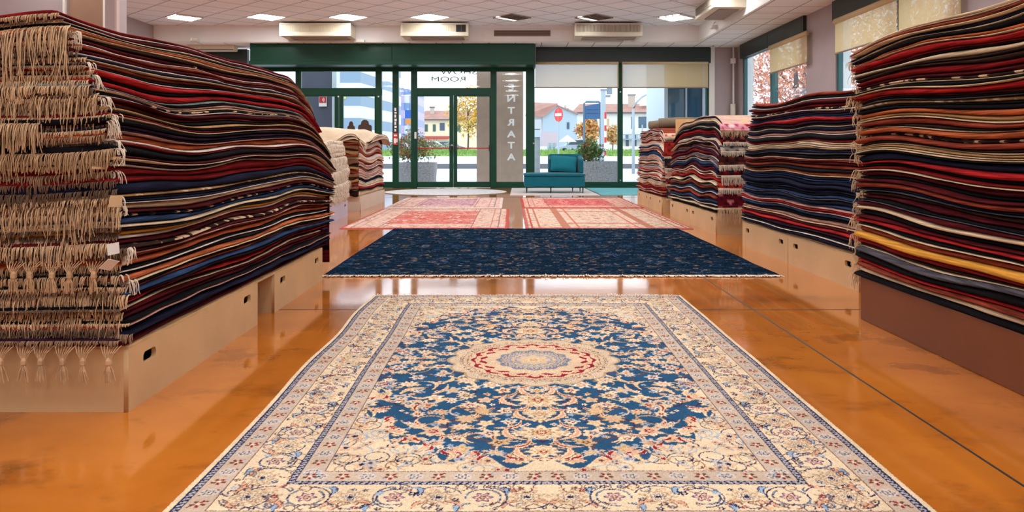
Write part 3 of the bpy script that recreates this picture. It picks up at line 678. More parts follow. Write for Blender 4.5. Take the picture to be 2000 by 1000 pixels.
# --- near stack on the brown plinth
SPEC_B = ("Cc.9 oC1 NC.9 K1 OC.8 r1 RK.9 CD1.4 D.8 R1.2 M.7 Dc*1 KC.8 r1 o.5 Kg.8 TK*1.1 K.7 O1 TC1.1 o1 Dc.8 O1.1 D*.7 o1.1 DC.9 TC.9 CK.8 N1.5 r.8 K.7 RC1 M1 K.7 M.7 o1.1 Ng.9 D.9 M1 Kg.7 M1 "
          "C1 K.9 M.7 r.9 KC1 o1.2 Y1.5 R.9 DC.9 g1.2 K1.3 r.7 o1 C1.1 K1")
def leanB(t, u): return .03*math.sin(t*4.2)-.035*math.sin(t*math.pi)+.02*t
def warpB(t, y, d): s = np.clip((y-3.1)/.85, 0, 1.2); return -.025*np.clip(t-.35, 0, 1)*s**1.8/.65+.012*np.sin(y*4)*t-.015*np.sin(t*3.1)*np.cos((y-2.6)*2.4)
Bk = stack('B', 'the stack on the plain brown plinth', 'folded rugs on the plain brown plinth', SPEC_B, 1.768, 1, .9, 3.93, .215, 1.405, 1.2, 21, 64, lean=leanB, warp=warpB, ends=lambda t: (.9, 3.93+.03*math.sin(t*8)))
rg = np.random.default_rng(15)
for k, r in enumerate(Bk):
    if rg.random() < .62:
        Lm = rg.choice([.03, .045, .07], p=[.55, .3, .15]); n = 60; p = end_points(r, False, n, -.004, .25, .5, -.004)
        fringe_mesh(p, (-.25, .97, 0), Lm*np.clip(rg.normal(1, .25, n), .4, 1.6), M_fringe, r['o'], rg, r=.0021, curl=.7, lift=.022)
# --- navy-banded stack
SPEC_C = ("o.9 KW1 M.9 R.8 KW*.9 P.8 NB.9 r.9 P.8 KC.9 N1 pW1 K1.2 RC1 CW1 TN.8 Ng.9 K1 po.8 M.8 o1 K.7 OC1.2 NB1 N1 N1.2 NB.8 K1 Bg.9 N1 B.8 pr.9 rW.6 B1 K.9 pC1.1 M.8 r.8 P.9 KW.9 N1 Tc.6")
def leanC(t, u): return .10*max(0, t-.25)**1.3+.01*math.sin(8*t)
def warpC(t, y, d): s = np.clip((y-6.2)/.75, 0, 1); return .03*t*s**2+.018*t*np.sin(y*3.4+1.2)+.010*np.sin(y*5+2)*np.sin(t*3)
C_ = stack('C', 'the navy-banded stack', 'folded rugs in the navy-banded stack', SPEC_C, 2.095, 1, 4.62, 6.98, BH+.012, 1.265, 1.2, 33, 56, lean=leanC, warp=warpC, ends=lambda t: (4.60+.04*math.sin(6*t), 6.98+.03*math.sin(5*t+1)))
rg = np.random.default_rng(16)
for k, r in enumerate(C_):
    if rg.random() < .5:
        n = 40; p = end_points(r, True, n, -.004, .15, .5, -.004); fringe_mesh(p, (-.4, -.9, 0), .04*np.clip(rg.normal(1, .3, n), .4, 1.8), M_fringe, r['o'], rg, r=.0021, curl=.7, lift=.022)
# --- stack with draped patterned ends
SPEC_D = ("k*.5 NC.9 C1 gK1.2 KC1 NK.9 r1.3 R.8 N1 CW1.2 PC1 K.8 Mp1 Pp.9 P.9 R1.1 MW1 gp1 KW1 B1.3 N.8 r.9 PC1 RW1 O*1 r.9 NC1 CK1 W.9 o1 K.9 BW1.1 N.8 o1 P.8 B1 KW.9 N1 CK1 K1")
def warpD(t, y, d): return -.16*t**1.3*np.clip((y-9.5)/.75, 0, 1)**1.6-.20*np.clip(t-.05, 0, 1)*np.clip((8.35-y)/.55, 0, 1.1)**1.9+.016*t*np.sin(y*6.5)
D_ = stack('D', 'the stack with draped patterned ends', 'folded rugs in the stack with draped ends', SPEC_D, 2.10, 1, 7.88, 10.2, BH+.012, 1.245, 1.2, 44, 44, lean=lambda t, u: .10*max(0, t-.2)**1.5, warp=warpD, ends=lambda t: (7.90-.05*t, 10.2-.02*t))
# --- stack topped by a rolled rug
SPEC_E = ("oW1 MW1 pk.8 NC1 RW1 ck1 R.8 kC1 CW.9 LN1 Wk.9 oC1 N1 B1.1 BW.9 kC1 pW1 g.8 Ck.9 RC1 LW1 kW.9 rC1 M.9 WC1 rW1 pC1 Ng.9 kC1 ck.9 p1 r1.2 RC1 R.9 kR.8 M.8")
def warpE(t, y, d): return -.05*t*np.clip((y-12.3)/.6, 0, 1)**2-.16*np.clip(t-.05, 0, 1)*np.clip((11.15-y)/.45, 0, 1.1)**1.9+.012*t*np.sin(y*5)
E_ = stack('E', 'the stack topped by a rolled rug', 'folded rugs in the stack under the rolled rug', SPEC_E, 2.10, 1, 10.72, 12.8, BH+.012, 1.20, 1.2, 55, 36, lean=lambda t, u: .10*max(0, t-.2)**1.5, warp=warpE, ends=lambda t: (10.74-.03*t, 12.8-.02*t))
# --- pale fringed stack
SPEC_F = ("cW1.3 Wc1.2 cW1.2 Cc1.1 WC1.3 pW1 cW1.2 Wc1 CW1.3 cC1.1 Wc1.2 cW1 Wg1.2 LW1.1 Tc1")
F_ = stack('F', 'the pale fringed stack', 'folded rugs in the pale fringed stack', SPEC_F, -2.17, -1, 9.0, 10.2, BH+.012, 0.99, 1.1, 66, 24, lean=lambda t, u: .14*max(0, t-.3)**1.5, ends=lambda t: (9.0, 10.2-.06*t))
rg = np.random.default_rng(17)
for k, r in enumerate(F_):
    n = 230; i = rg.uniform(0, 1, n); yv = r['Y'][0]+(r['Y'][-1]-r['Y'][0])*i; z = np.interp(yv, r['Y'], r['zt']*.8+r['zb']*.2); xo = np.interp(yv, r['Y'], r['xo'])
    x, y_, z_ = r['place'](xo, yv, z); p = np.stack([x, y_, z_], 1)
    fringe_mesh(p, (1, 0, 0), rg.choice([.03, .05, .09])*np.clip(rg.normal(1, .2, n), .5, 1.6), M_fringe_w, r['o'], rg, r=.0032, curl=.4, lift=.02)
# --- stack under the drooping beige rugs
SPEC_G = ("P.6 pW.9 WC1 rp1 Wp.9 OR1.2 WC2.0 RW1 pW1 Kp.8 kW1.3 pW.9 WK1 NW.8 CW1.4 rK1.2 C1.6")
def warpG(t, y, d): return .03*t*np.sin(y*4)-.05*t*np.clip((y-12.6)/.6, 0, 1)**2
G_ = stack('G', 'the stack covered by drooping beige rugs', 'folded rugs under the drooping beige rugs', SPEC_G, -2.17, -1, 11.1, 13.2, BH, 1.05, 1.2, 77, 30, lean=lambda t, u: .05*t, warp=warpG, ragged=.03, ends=lambda t: (11.08, 13.2))
rg = np.random.default_rng(18)
for k, r in enumerate(G_):     # wavy brown ends at the near side, each a loop of the folded rug
    xs = np.linspace(0, 1.1, 40); z0_ = float(r['zt'][0]); w1 = smooth_noise(5, 22, rg)(xs); V = []
    for s in (0, 1):
        for t in np.linspace(0, 1, 4): V.append(np.stack([-2.17-xs-.02, np.full(40, 11.07)-.05*math.sin(t*1.6)-.012*(k % 2)-.02*w1*t, z0_+.010*(1-s)-.060*t+.026*w1*t], 1))
    V = np.array(V); idx = np.arange(8*40).reshape(8, 40); Fq = []
    for a, b in ((0, 1), (1, 2), (2, 3), (7, 6), (6, 5), (5, 4), (4, 0), (3, 7)): Fq.append(np.stack([idx[a][:-1], idx[a][1:], idx[b][1:], idx[b][:-1]], -1))
    npmesh('wavy_end', V.reshape(-1, 3), np.concatenate(Fq), [pile_mat('D'), pile_mat('T'), pile_mat('o'), mat('brown_wool', rgb(112, 70, 42), .9, 0, .3, 30)][k % 4], r['o'], smooth=True)

# ---------------------------------------------------------------- carpets on the floor (knotted pattern worked out per knot, stored as colour of the pile)
M_knots = bpy.data.materials.new('knotted_pile'); M_knots.use_nodes = True
_nt = M_knots.node_tree; _b = _nt.nodes['Principled BSDF']; _b.inputs['Roughness'].default_value = .95; _b.inputs['Specular IOR Level'].default_value = .0
_a = _nt.nodes.new('ShaderNodeAttribute'); _a.attribute_name = 'pattern'; _nt.links.new(_a.outputs['Color'], _b.inputs['Base Color'])
def c3(r, g, b): return np.array([lin(r), lin(g), lin(b)], np.float32)
class Canvas:
    """one quarter of a carpet: x, y from the centre; x in [0,W], y in [0,L]"""
    def __init__(s, Wd, Ln, res, ground):
        s.W, s.L, s.res = Wd, Ln, res; s.nx = int(round(Wd/res))+1; s.ny = int(round(Ln/res))+1
        s.x = np.linspace(0, Wd, s.nx); s.y = np.linspace(0, Ln, s.ny); s.X, s.Y = np.meshgrid(s.x, s.y); s.c = np.zeros((s.ny, s.nx, 3), np.float32); s.c[:] = ground
        s.clip = None
    def win(s, cx, cy, r):
        i0 = max(0, int((cx-r)/s.res)); i1 = min(s.nx, int((cx+r)/s.res)+2); j0 = max(0, int((cy-r)/s.res)); j1 = min(s.ny, int((cy+r)/s.res)+2)
        return (slice(j0, j1), slice(i0, i1)) if i1 > i0 and j1 > j0 else None
    def put(s, w, mask, col):
        if s.clip is not None: mask = mask & s.clip[w]
        s.c[w][mask] = col
    def fill(s, mask, col):
        s.c[mask] = col
    def ell(s, cx, cy, a, b, rot, col):
        w = s.win(cx, cy, max(a, b))
        if w is None: return
        dx = s.X[w]-cx; dy = s.Y[w]-cy; c, n = math.cos(rot), math.sin(rot); u = (dx*c+dy*n)/a; v = (-dx*n+dy*c)/b; s.put(w, u*u+v*v < 1, col)
    def rose(s, cx, cy, r, n, ph, cols, sq=1.0, rot=0):
        w = s.win(cx, cy, r*1.25/min(1, sq))
        if w is None: return
        dx = s.X[w]-cx; dy = s.Y[w]-cy; c, q = math.cos(rot), math.sin(rot); u = dx*c+dy*q; v = (-dx*q+dy*c)/sq
        rr = np.hypot(u, v)/r; th = np.arctan2(v, u); lobe = .80+.20*np.cos(n*th+ph)
        for f, col in cols: s.put(w, rr < f*(lobe if f > .45 else .8+.2*np.cos(n*th)), col)
    def stroke(s, pts, wd, col):
        pts = np.asarray(pts, float)
        for p, q in zip(pts[:-1], pts[1:]):
            m = (p+q)/2; L = np.hypot(*(q-p)); w = s.win(m[0], m[1], L/2+wd)
            if w is None: continue
            d = q-p; t = np.clip(((s.X[w]-p[0])*d[0]+(s.Y[w]-p[1])*d[1])/max(L*L, 1e-9), 0, 1)
            s.put(w, np.hypot(s.X[w]-p[0]-t*d[0], s.Y[w]-p[1]-t*d[1]) < wd/2, col)
    def leaf(s, cx, cy, ln, wd, rot, bend, cols):
        w = s.win(cx, cy, ln)
        if w is None: return
        dx = s.X[w]-cx; dy = s.Y[w]-cy; c, q = math.cos(rot), math.sin(rot); u = (dx*c+dy*q)/ln; v = (-dx*q+dy*c); v = v-bend*ln*(u*u-.1)
        prof = np.sqrt(np.clip(1-u*u, 0, 1))*(.62+.38*np.cos(u*2.2-.6))*(1+.16*np.cos(u*24))
        for f, col in cols: s.put(w, (np.abs(v) < wd*f*prof) & (np.abs(u) < .55+.4*f), col)
def arc_pts(cx, cy, r0, r1, a0, a1, n=18):
    t = np.linspace(0, 1, n); r = r0+(r1-r0)*t; a = a0+(a1-a0)*t; return np.stack([cx+r*np.cos(a), cy+r*np.sin(a)], 1)
def carpet(name, label, cv, cx, cy, thick, group=None, rough=.0008, wav=.004, seed=0, cat='carpet', sel=None, jitter=.10):
    rng = np.random.default_rng(seed); q = cv.c; top = np.concatenate([q[::-1], q[1:]], 0); full = np.concatenate([top[:, ::-1], top[:, 1:]], 1)
    ny, nx = full.shape[:2]; xs = np.linspace(-cv.W, cv.W, nx); ys = np.linspace(-cv.L, cv.L, ny); XX, YY = np.meshgrid(xs, ys)
    full = full*(1+jitter*rng.normal(0, 1, (ny, nx, 1))).astype(np.float32); full = np.clip(full*(1+.05*np.sin(YY*31+2*np.sin(XX*3)))[..., None], 0, 1)     # knot irregularity, dye bands
    e1 = smooth_noise(5, 9, rng); e2 = smooth_noise(5, 9, rng); e3 = smooth_noise(5, 7, rng)
    XW = XX+wav*np.sign(XX)*(np.abs(XX)/cv.W)**3*np.where(XX > 0, e1(ys)[:, None], e2(ys)[:, None]); YW = YY+wav*.5*(YY/cv.L)*e3(xs)[None, :]
    ZW = thick+rough*rng.normal(0, 1, (ny, nx)); m_ = np.minimum(np.minimum(np.arange(nx), np.arange(nx)[::-1])[None, :], np.minimum(np.arange(ny), np.arange(ny)[::-1])[:, None])
    ZW = np.where(m_ == 0, .0005, ZW)
    V = np.stack([XW+cx, YW+cy, ZW], -1).reshape(-1, 3); idx = np.arange(nx*ny).reshape(ny, nx)
    F = np.stack([idx[:-1, :-1], idx[:-1, 1:], idx[1:, 1:], idx[1:, :-1]], -1).reshape(-1, 4)
    o = npmesh(name, V, F, M_knots, None, smooth=True, col=full.reshape(-1, 3)); tag(o, label, cat, group); return o
def floor_fringe(parent, x0, x1, y, diry, L, n, m, rng, z=.004, r=.0018):
    V = []; F = []; mb = MB()
    for k in range(n):
        x = x0+(x1-x0)*(k+.5)/n; a = rng.normal(0, .45); l = L*rng.uniform(.6, 1.15); lift = rng.uniform(0, .008)+(rng.random() < .04)*.007
        mb.tube([(x, y-diry*.004, z+.004), (x+a*l*.35, y+diry*l*.5, z+lift), (x+a*l*.8+rng.normal(0, .006), y+diry*l, max(.002, z-.001+lift*.5))], [r, r, r*.6], 4, cap=False)
    return mb.build('fringe', m, parent)

cr, cr2, tan_, gold = c3(216, 196, 164), c3(202, 180, 150), c3(172, 146, 116), c3(204, 172, 124)
blu, blu2, nav, red_, pch, gry, sky, wht, brn = c3(44, 80, 110), c3(72, 80, 112), c3(34, 40, 74), c3(140, 36, 48), c3(206, 158, 128), c3(166, 162, 164), c3(142, 166, 190), c3(222, 210, 186), c3(108, 66, 52)
def medallion_carpet():
    Wd, Ln = .905, 1.405; cv = Canvas(Wd, Ln, .0027, cr); X_, Y_ = cv.X, cv.Y; rng = random.Random(3)
    d = np.minimum(Wd-X_, Ln-Y_); along = np.where(Wd-X_ < Ln-Y_, Y_, X_)
    # field ground
    fxh, fyh = .583, 1.083
    fld = (X_ < fxh) & (Y_ < fyh); ang = np.arctan2(Y_/1.03, X_/fxh); sup = (np.abs(X_/(fxh*1.02))**2.7+np.abs(Y_/1.03)**2.7)**(1/2.7)
    blue = fld & (sup < 1+.035*np.cos(ang*22)); cv.fill(blue, blu)
    # spandrels: scrolls and pale flowers
    cv.clip = fld & ~blue
    for k in range(130):
        x, y = rng.uniform(.1, fxh), rng.uniform(.45, fyh)
        if (x/fxh)**2.7+(y/1.03)**2.7 < 1: continue
        cv.stroke(arc_pts(x, y, .045, .02, rng.uniform(0, 6), rng.uniform(6, 10)), .004, rng.choice([nav, brn, tan_, sky]))
    for k in range(150):
        x, y = rng.uniform(.1, fxh), rng.uniform(.45, fyh); cv.rose(x, y, rng.uniform(.012, .026), rng.choice([5, 6, 8]), 0, [(1, rng.choice([tan_, sky, pch, gry])), (.75, cr2), (.4, rng.choice([red_, nav, brn, blu2]))])
    # blue ground: stems, leaves, flowers
    cv.clip = blue
    seeds = []
    tries = 0
    while len(seeds) < 96 and tries < 9000:
        tries += 1; x, y = rng.uniform(0, fxh), rng.uniform(0, 1.06)
        if math.hypot(x, y) < .36: continue
        if all(math.hypot(x-a, y-b) > .070 for a, b, _ in seeds): seeds.append((x, y, rng.uniform(.022, .042)))
    for x, y, r in seeds:
        a0 = rng.uniform(0, 6.28); sg = rng.choice([-1, 1]); R_ = rng.uniform(.04, .09)
        cv.stroke(arc_pts(x+R_*math.cos(a0), y+R_*math.sin(a0), R_, R_*.6, a0+math.pi, a0+math.pi+sg*rng.uniform(1.5, 4)), .0062, rng.choice([c3(70, 44, 70), tan_, brn, cr2]))
    for k in range(58):
        x, y = rng.uniform(0, fxh), rng.uniform(0, 1.06); cv.leaf(x, y, rng.uniform(.035, .075), rng.uniform(.009, .017), rng.uniform(0, 6.28), rng.choice([-1, 1])*rng.uniform(.3, 1.0), [(1, brn if rng.random() < .3 else tan_), (.72, cr), (.25, rng.choice([pch, gold, red_]))])
    for x, y, r in seeds:
        n = rng.choice([5, 6, 8, 9]); pet = rng.choice([cr, cr, wht, cr2, gold]); core = rng.choice([red_, brn, blu2, pch, pch, gold])
        cv.rose(x, y, r*1.12, n, rng.uniform(0, 3), [(1.0, rng.choice([tan_, cr2, sky, gold])), (.84, pet), (.52, rng.choice([pch, tan_, cr2, gry])), (.40, core), (.18, pet)], rng.uniform(.65, 1.0), rng.uniform(0, 3.14))
    for k in range(230):
        x, y = rng.uniform(0, fxh), rng.uniform(0, 1.06); cv.rose(x, y, rng.uniform(.008, .015), rng.choice([4, 5]), 0, [(1, rng.choice([cr, cr2, wht, gold, pch, sky])), (.4, rng.choice([red_, brn, tan_]))])
    # red and cream flower groups where blue meets the spandrels
    cv.clip = fld
    for k in range(11):
        a = math.pi/2*(k+.5)/11; x = fxh*.97*math.cos(a)**(2/2.7); y = 1.0*math.sin(a)**(2/2.7)
        for q in range(4): cv.leaf(x+rng.uniform(-.02, .02), y+rng.uniform(-.02, .02), .026, .009, rng.uniform(0, 6.28), .5, [(1, cr), (.7, red_ if q % 2 else pch)])
    # palmettes on the long axis
    for y, r in ((.50, .085), (.64, .05), (.80, .075), (.95, .05), (.40, .035)):
        cv.rose(0, y, r*1.1, 8, 0, [(1.0, tan_), (.9, cr), (.6, cr2), (.5, brn), (.44, gold), (.26, red_), (.14, cr)], .75)
        for s in (1,):
            cv.leaf(r*1.35, y+.01, .075, .016, 1.9, .7, [(1, brn), (.8, cr), (.35, pch)]); cv.leaf(r*1.1, y-.05, .06, .013, .7, -.7, [(1, tan_), (.75, cr), (.3, red_)])
    # medallion
    R_ = np.hypot(X_, Y_); th = np.arctan2(Y_, X_); cv.clip = None
    star = R_ < .325*(1+.085*np.abs(np.cos(8*th))-.04); cv.fill(R_ < .336*(1+.085*np.abs(np.cos(8*th))-.04), tan_); cv.fill(star, cr2)
    for k in range(26):
        a = math.pi/2*(k+.5)/26; rr_ = .305+.018*math.cos(16*a); cv.leaf(rr_*math.cos(a), rr_*math.sin(a), .022, .0065, a+(.7 if k % 2 else -.7), .4, [(1, tan_ if k % 3 else gry), (.55, cr)])
        cv.stroke(arc_pts(.272*math.cos(a), .272*math.sin(a), .014, .006, a, a+4, 8), .003, c3(150, 120, 100) if k % 2 else brn)
    n = 32
    for k in range(n//4+1):
        a = math.pi/2*k/(n/4)
        for rr_, l_, w_, cl in ((.285, .026, .008, tan_), (.262, .02, .007, red_), (.302, .014, .006, gry)):
            cv.leaf(rr_*math.cos(a), rr_*math.sin(a), l_, w_, a+.9*(1 if k % 2 else -1), .6, [(1, cl), (.5, cr)])
    for k in range(17):
        a = math.pi/2*k/16; cv.rose(.292*math.cos(a), .292*math.sin(a), .0085, 5, 0, [(1, (brn, nav, red_, gry)[k % 4]), (.45, cr)]); cv.rose(.172*math.cos(a+.05), .172*math.sin(a+.05), .007, 5, 0, [(1, (tan_, brn)[k % 2]), (.4, cr)])
    cv.fill((R_ < .245*(1+.03*np.cos(16*th))) & (R_ > .20*(1+.05*np.cos(16*th))), red_)
    for k in range(9):
        a = math.pi/2*k/8; cv.leaf(.222*math.cos(a), .222*math.sin(a), .032, .0125, a+math.pi/2+.4*(1 if k % 2 else -1), .5, [(1, cr), (.5, pch)])
    cv.fill(R_ < .185*(1+.04*np.cos(16*th)), cr2); 
    for k in range(13): a = math.pi/2*k/12; cv.leaf(.165*math.cos(a), .165*math.sin(a), .02, .007, a, 0, [(1, pch), (.6, cr)])
    cv.fill((R_ < .145*(1+.05*np.cos(12*th))), c3(120, 130, 150)); cv.fill(R_ < .125*(1+.05*np.cos(12*th+3)), gry)
    for k in range(7):
        a = math.pi/2*k/6; cv.rose(.122*math.cos(a), .122*math.sin(a), .017, 5, 0, [(1, nav), (.85, cr2), (.4, blu2)]); a += .12; cv.rose(.085*math.cos(a), .085*math.sin(a), .016, 6, 0, [(1, c3(96, 104, 128)), (.8, cr2), (.4, gold)])
    cv.fill(R_ < .062*(1+.1*np.cos(8*th)), cr2); cv.rose(0, 0, .05, 8, 0, [(1, gold), (.7, cr), (.4, tan_), (.2, gold)])
    # borders
    def band(a, b, col): cv.fill((d >= a) & (d < b), col)
    band(0, .018, cr); band(.018, .040, nav); br = (np.sin(along*2*math.pi/.017+np.sign(d-.029)*.9) > -.25); cv.fill((d >= .022) & (d < .036) & br, gry)
    band(.040, .098, c3(188, 168, 148)); band(.098, .102, c3(96, 50, 52)); band(.102, .244, cr); band(.244, .264, nav); br = (np.sin(along*2*math.pi/.017+np.sign(d-.254)*.9) > -.25); cv.fill((d >= .248) & (d < .260) & br, gry)
    band(.264, .322, c3(188, 170, 150)); band(.322, .326, c3(84, 52, 70))
    def run(dc, per, draw, lo=0, end=None):
        # repeat a motif along both border directions
        k = 0
        while True:
            y = per*(k+.5); 
            if y > Ln-dc-per*.2: break
            draw(Wd-dc, y, 0, k); k += 1
        k = 0
        while True:
            x = per*(k+.5)
            if x > Wd-dc-per*.2: break
            draw(x, Ln-dc, 1, k); k += 1
        draw(Wd-dc, Ln-dc, 0, 0)
    def minor(x, y, ax, k):
        if k % 2: 
            cv.ell(x, y, .024, .022, 0, c3(196, 186, 176)); cv.rose(x, y, .019, 6, 0, [(1, c3(70, 66, 84)), (.82, gry), (.5, cr), (.3, blu)], .8)
        else:
            for q in range(5): a = q*1.257+.4; cv.ell(x+.013*math.cos(a), y+.013*math.sin(a), .007, .005, a, red_ if q % 2 else brn)
            cv.ell(x, y, .005, .005, 0, cr)
        o_ = .03
        for s in (-1, 1): cv.ell(x+(o_*.5*s if ax else .018*s), y+(.018*s if ax else o_*.5*s), .005, .003, .8*s, rng.choice([sky, tan_, pch, brn]))
    run(.069, .062, minor); run(.293, .062, minor)
    def major(x, y, ax, k):
        def T_(u, v): return (x+u, y+v) if ax else (x+v, y+u)
        fl = -1 if k % 2 else 1
        if k % 2 == 0:
            cv.rose(x, y, .05, 9, 0, [(1, tan_), (.9, cr2), (.72, c3(150, 118, 96)), (.62, cr), (.42, blu2), (.32, cr), (.2, nav)], .9, 0 if ax else math.pi/2)
            for s in (-1, 1):
                a = T_(s*.045, .03*fl); cv.leaf(a[0], a[1], .03, .009, .7*s+(0 if ax else 1.57), .5, [(1, brn), (.7, pch)])
        else:
            for s, col in ((0, nav), (.006, sky)): cv.stroke(arc_pts(x, y, .047-s*0, .040, .4+k, 5.4+k, 26), .0052 if s == 0 else .0014, col)
            cv.rose(x, y, .027, 6, 0, [(1, blu2), (.8, c3(196, 130, 130)), (.6, cr), (.42, nav), (.25, pch)])
            a = T_(.055, -.045*fl); b = T_(-.055, .045*fl)
            cv.leaf(a[0], a[1], .032, .010, .9, .8, [(1, nav), (.66, sky)]); cv.leaf(b[0], b[1], .032, .010, 2.2, -.8, [(1, nav), (.66, sky)])
        a = T_(0, 0); cv.stroke(arc_pts(a[0]+rng.uniform(-.01, .01), a[1], .064, .056, .3+k*1.6, 3.0+k*1.6, 14), .0042, rng.choice([nav, c3(60, 66, 96)]))
        for q in range(12):
            u, v = rng.uniform(-.055, .055), rng.uniform(-.064, .064); a = T_(u, v)
            if math.hypot(u, v) > .04: cv.rose(a[0], a[1], rng.uniform(.006, .012), 5, 0, [(1, rng.choice([nav, red_, brn, pch, sky, tan_, blu2, nav])), (.4, cr)])
        for q in range(6):
            u = rng.uniform(-.05, .05); a = T_(u, rng.choice([-1, 1])*rng.uniform(.04, .06)); cv.stroke(arc_pts(a[0], a[1], .022, .008, rng.uniform(0, 6), rng.uniform(3, 9), 10), .0036, rng.choice([nav, brn, c3(120, 92, 86), c3(84, 92, 120)]))
    run(.173, .107, major)
    cv.clip = fld
    return cv
big = carpet('persian_carpet', 'large cream and blue medallion carpet on the orange floor in front', medallion_carpet(), .0915, 3.10, .011, 'carpets laid on the floor', wav=.007, seed=2)
rg = np.random.default_rng(3); floor_fringe(big, -.81, .99, 4.503, 1, .03, 420, M_fringe_w, rg, r=.0022)

def navy_canvas():
    Wd, Ln = 1.565, 1.595; cv = Canvas(Wd, Ln, .009, c3(18, 34, 50)); rng = np.random.default_rng(9)
    n = rng.normal(0, 1, cv.c.shape[:2]); k = np.ones(9)/3
    n = np.apply_along_axis(lambda r: np.convolve(r, k, 'same'), 1, n); cv.c *= np.clip(1+.42*n, .25, 2.2)[..., None].astype(np.float32)
    streak = np.apply_along_axis(lambda r: np.convolve(r, np.ones(5)/2.2, 'same'), 1, rng.normal(0, 1, cv.c.shape[:2])) > 2.0
    cv.c[streak] = c3(88, 84, 82)
    for q in range(150):
        x, y = rng.uniform(0, Wd), rng.uniform(0, Ln); cv.stroke(arc_pts(x, y, rng.uniform(.03, .07), .02, rng.uniform(0, 6), rng.uniform(2, 8), 10), .009, c3(*[(104, 92, 74), (80, 88, 98), (50, 78, 110)][q % 3]))
    for q in range(40): x, y = rng.uniform(0, Wd), rng.uniform(0, Ln); cv.rose(x, y, .024, 6, 0, [(1, c3(120, 98, 74)), (.6, c3(26, 40, 70)), (.3, c3(140, 116, 88))])
    d = np.minimum(Wd-cv.X, Ln-cv.Y); cv.c[d < .02] = c3(20, 30, 54)
    return cv
nv = carpet('navy_carpet', 'wide navy carpet with faint gold sprigs lying behind the medallion carpet', navy_canvas(), .275, 6.845, .012, 'carpets laid on the floor', seed=4, jitter=.2, wav=.006)
rg = np.random.default_rng(4); floor_fringe(nv, -1.29, 1.84, 5.25, -1, .05, 520, M_fringe_w, rg, r=.003)

def village_canvas(Wd, Ln, ground, field, edge, accents, seed, dense=True, fw=.55, stripes=None):
    cv = Canvas(Wd, Ln, .012, ground); rng = np.random.default_rng(seed)
    cv.c *= (1+.08*np.apply_along_axis(lambda r: np.convolve(r, np.ones(7)/2.6, 'same'), 1, rng.normal(0, 1, cv.c.shape[:2])))[..., None].astype(np.float32)
    if dense:
        m = (cv.X < Wd*fw) & (cv.Y < Ln*.66); cv.fill(m, field)
        st = np.apply_along_axis(lambda r: np.convolve(r, np.ones(9)/3, 'same'), 1, rng.normal(0, 1, cv.c.shape[:2])); cv.c[m & (st > .7)] = accents[0]; cv.c[m & (st < -1.0)] = accents[1]
    for q in range(240):
        x, y = rng.uniform(0, Wd), rng.uniform(0, Ln); col = accents[rng.integers(len(accents))]
        (cv.rose(x, y, rng.uniform(.02, .04), 5, 0, [(1, col), (.5, ground)]) if q % 2 else cv.leaf(x, y, rng.uniform(.03, .07), .014, rng.uniform(0, 3), .3, [(1, col)]))
    for a, w_, col in (stripes or []): cv.c[(np.abs((Wd-cv.X)-a) < w_) ] = col; cv.c[(np.abs((Ln-cv.Y)-a*1.2) < w_) & (Wd-cv.X > a-w_)] = col
    d = np.minimum(Wd-cv.X, Ln-cv.Y); cv.c[d < .04] = edge
    return cv
sal, rose_, pkc, wht2 = c3(206, 104, 92), c3(178, 84, 80), c3(200, 172, 156), c3(210, 194, 180)
st1 = [(.12, .008, c3(120, 88, 86)), (.2, .007, c3(170, 120, 110)), (.42, .008, c3(136, 100, 96)), (.48, .007, c3(176, 124, 116))]
carpet('village_carpet', 'faded red and cream carpet behind the navy one, on the fringed stack side', village_canvas(.94, 1.44, pkc, c3(190, 108, 98), c3(176, 88, 80), [rose_, c3(206, 150, 134), c3(156, 116, 106), wht2], 3, stripes=st1), -.965, 9.94, .010, 'carpets laid on the floor', seed=5)
st2 = [(.08, .012, c3(176, 84, 74)), (.16, .01, c3(176, 112, 92)), (.46, .045, c3(176, 120, 100)), (.60, .012, c3(190, 110, 92))]
carpet('village_carpet', 'cream carpet with brick red border lines behind the navy one, on the crate side', village_canvas(.93, 1.5, c3(206, 184, 162), wht2, c3(176, 104, 92), [c3(196, 130, 118), c3(150, 134, 134), c3(214, 180, 156), c3(176, 110, 102)], 4, dense=False, stripes=st2), 1.09, 9.97, .010, 'carpets laid on the floor', seed=6)
carpet('village_carpet', 'pale pink carpet with a greyish violet field near the round rug', village_canvas(.89, 1.28, c3(204, 174, 160), c3(174, 146, 156), c3(206, 190, 180), [c3(140, 116, 144), c3(206, 140, 130), c3(230, 200, 184)], 6, fw=.5, stripes=st1), -1.03, 12.92, .010, 'carpets laid on the floor', seed=7)
carpet('village_carpet', 'rose red carpet with striped cream border in front of the teal sofa', village_canvas(.93, 1.28, c3(202, 168, 150), c3(188, 90, 94), c3(176, 80, 76), [c3(216, 120, 116), c3(180, 60, 66), c3(226, 170, 150)], 8, fw=.58, stripes=st1), 1.10, 12.92, .010, 'carpets laid on the floor', seed=8)
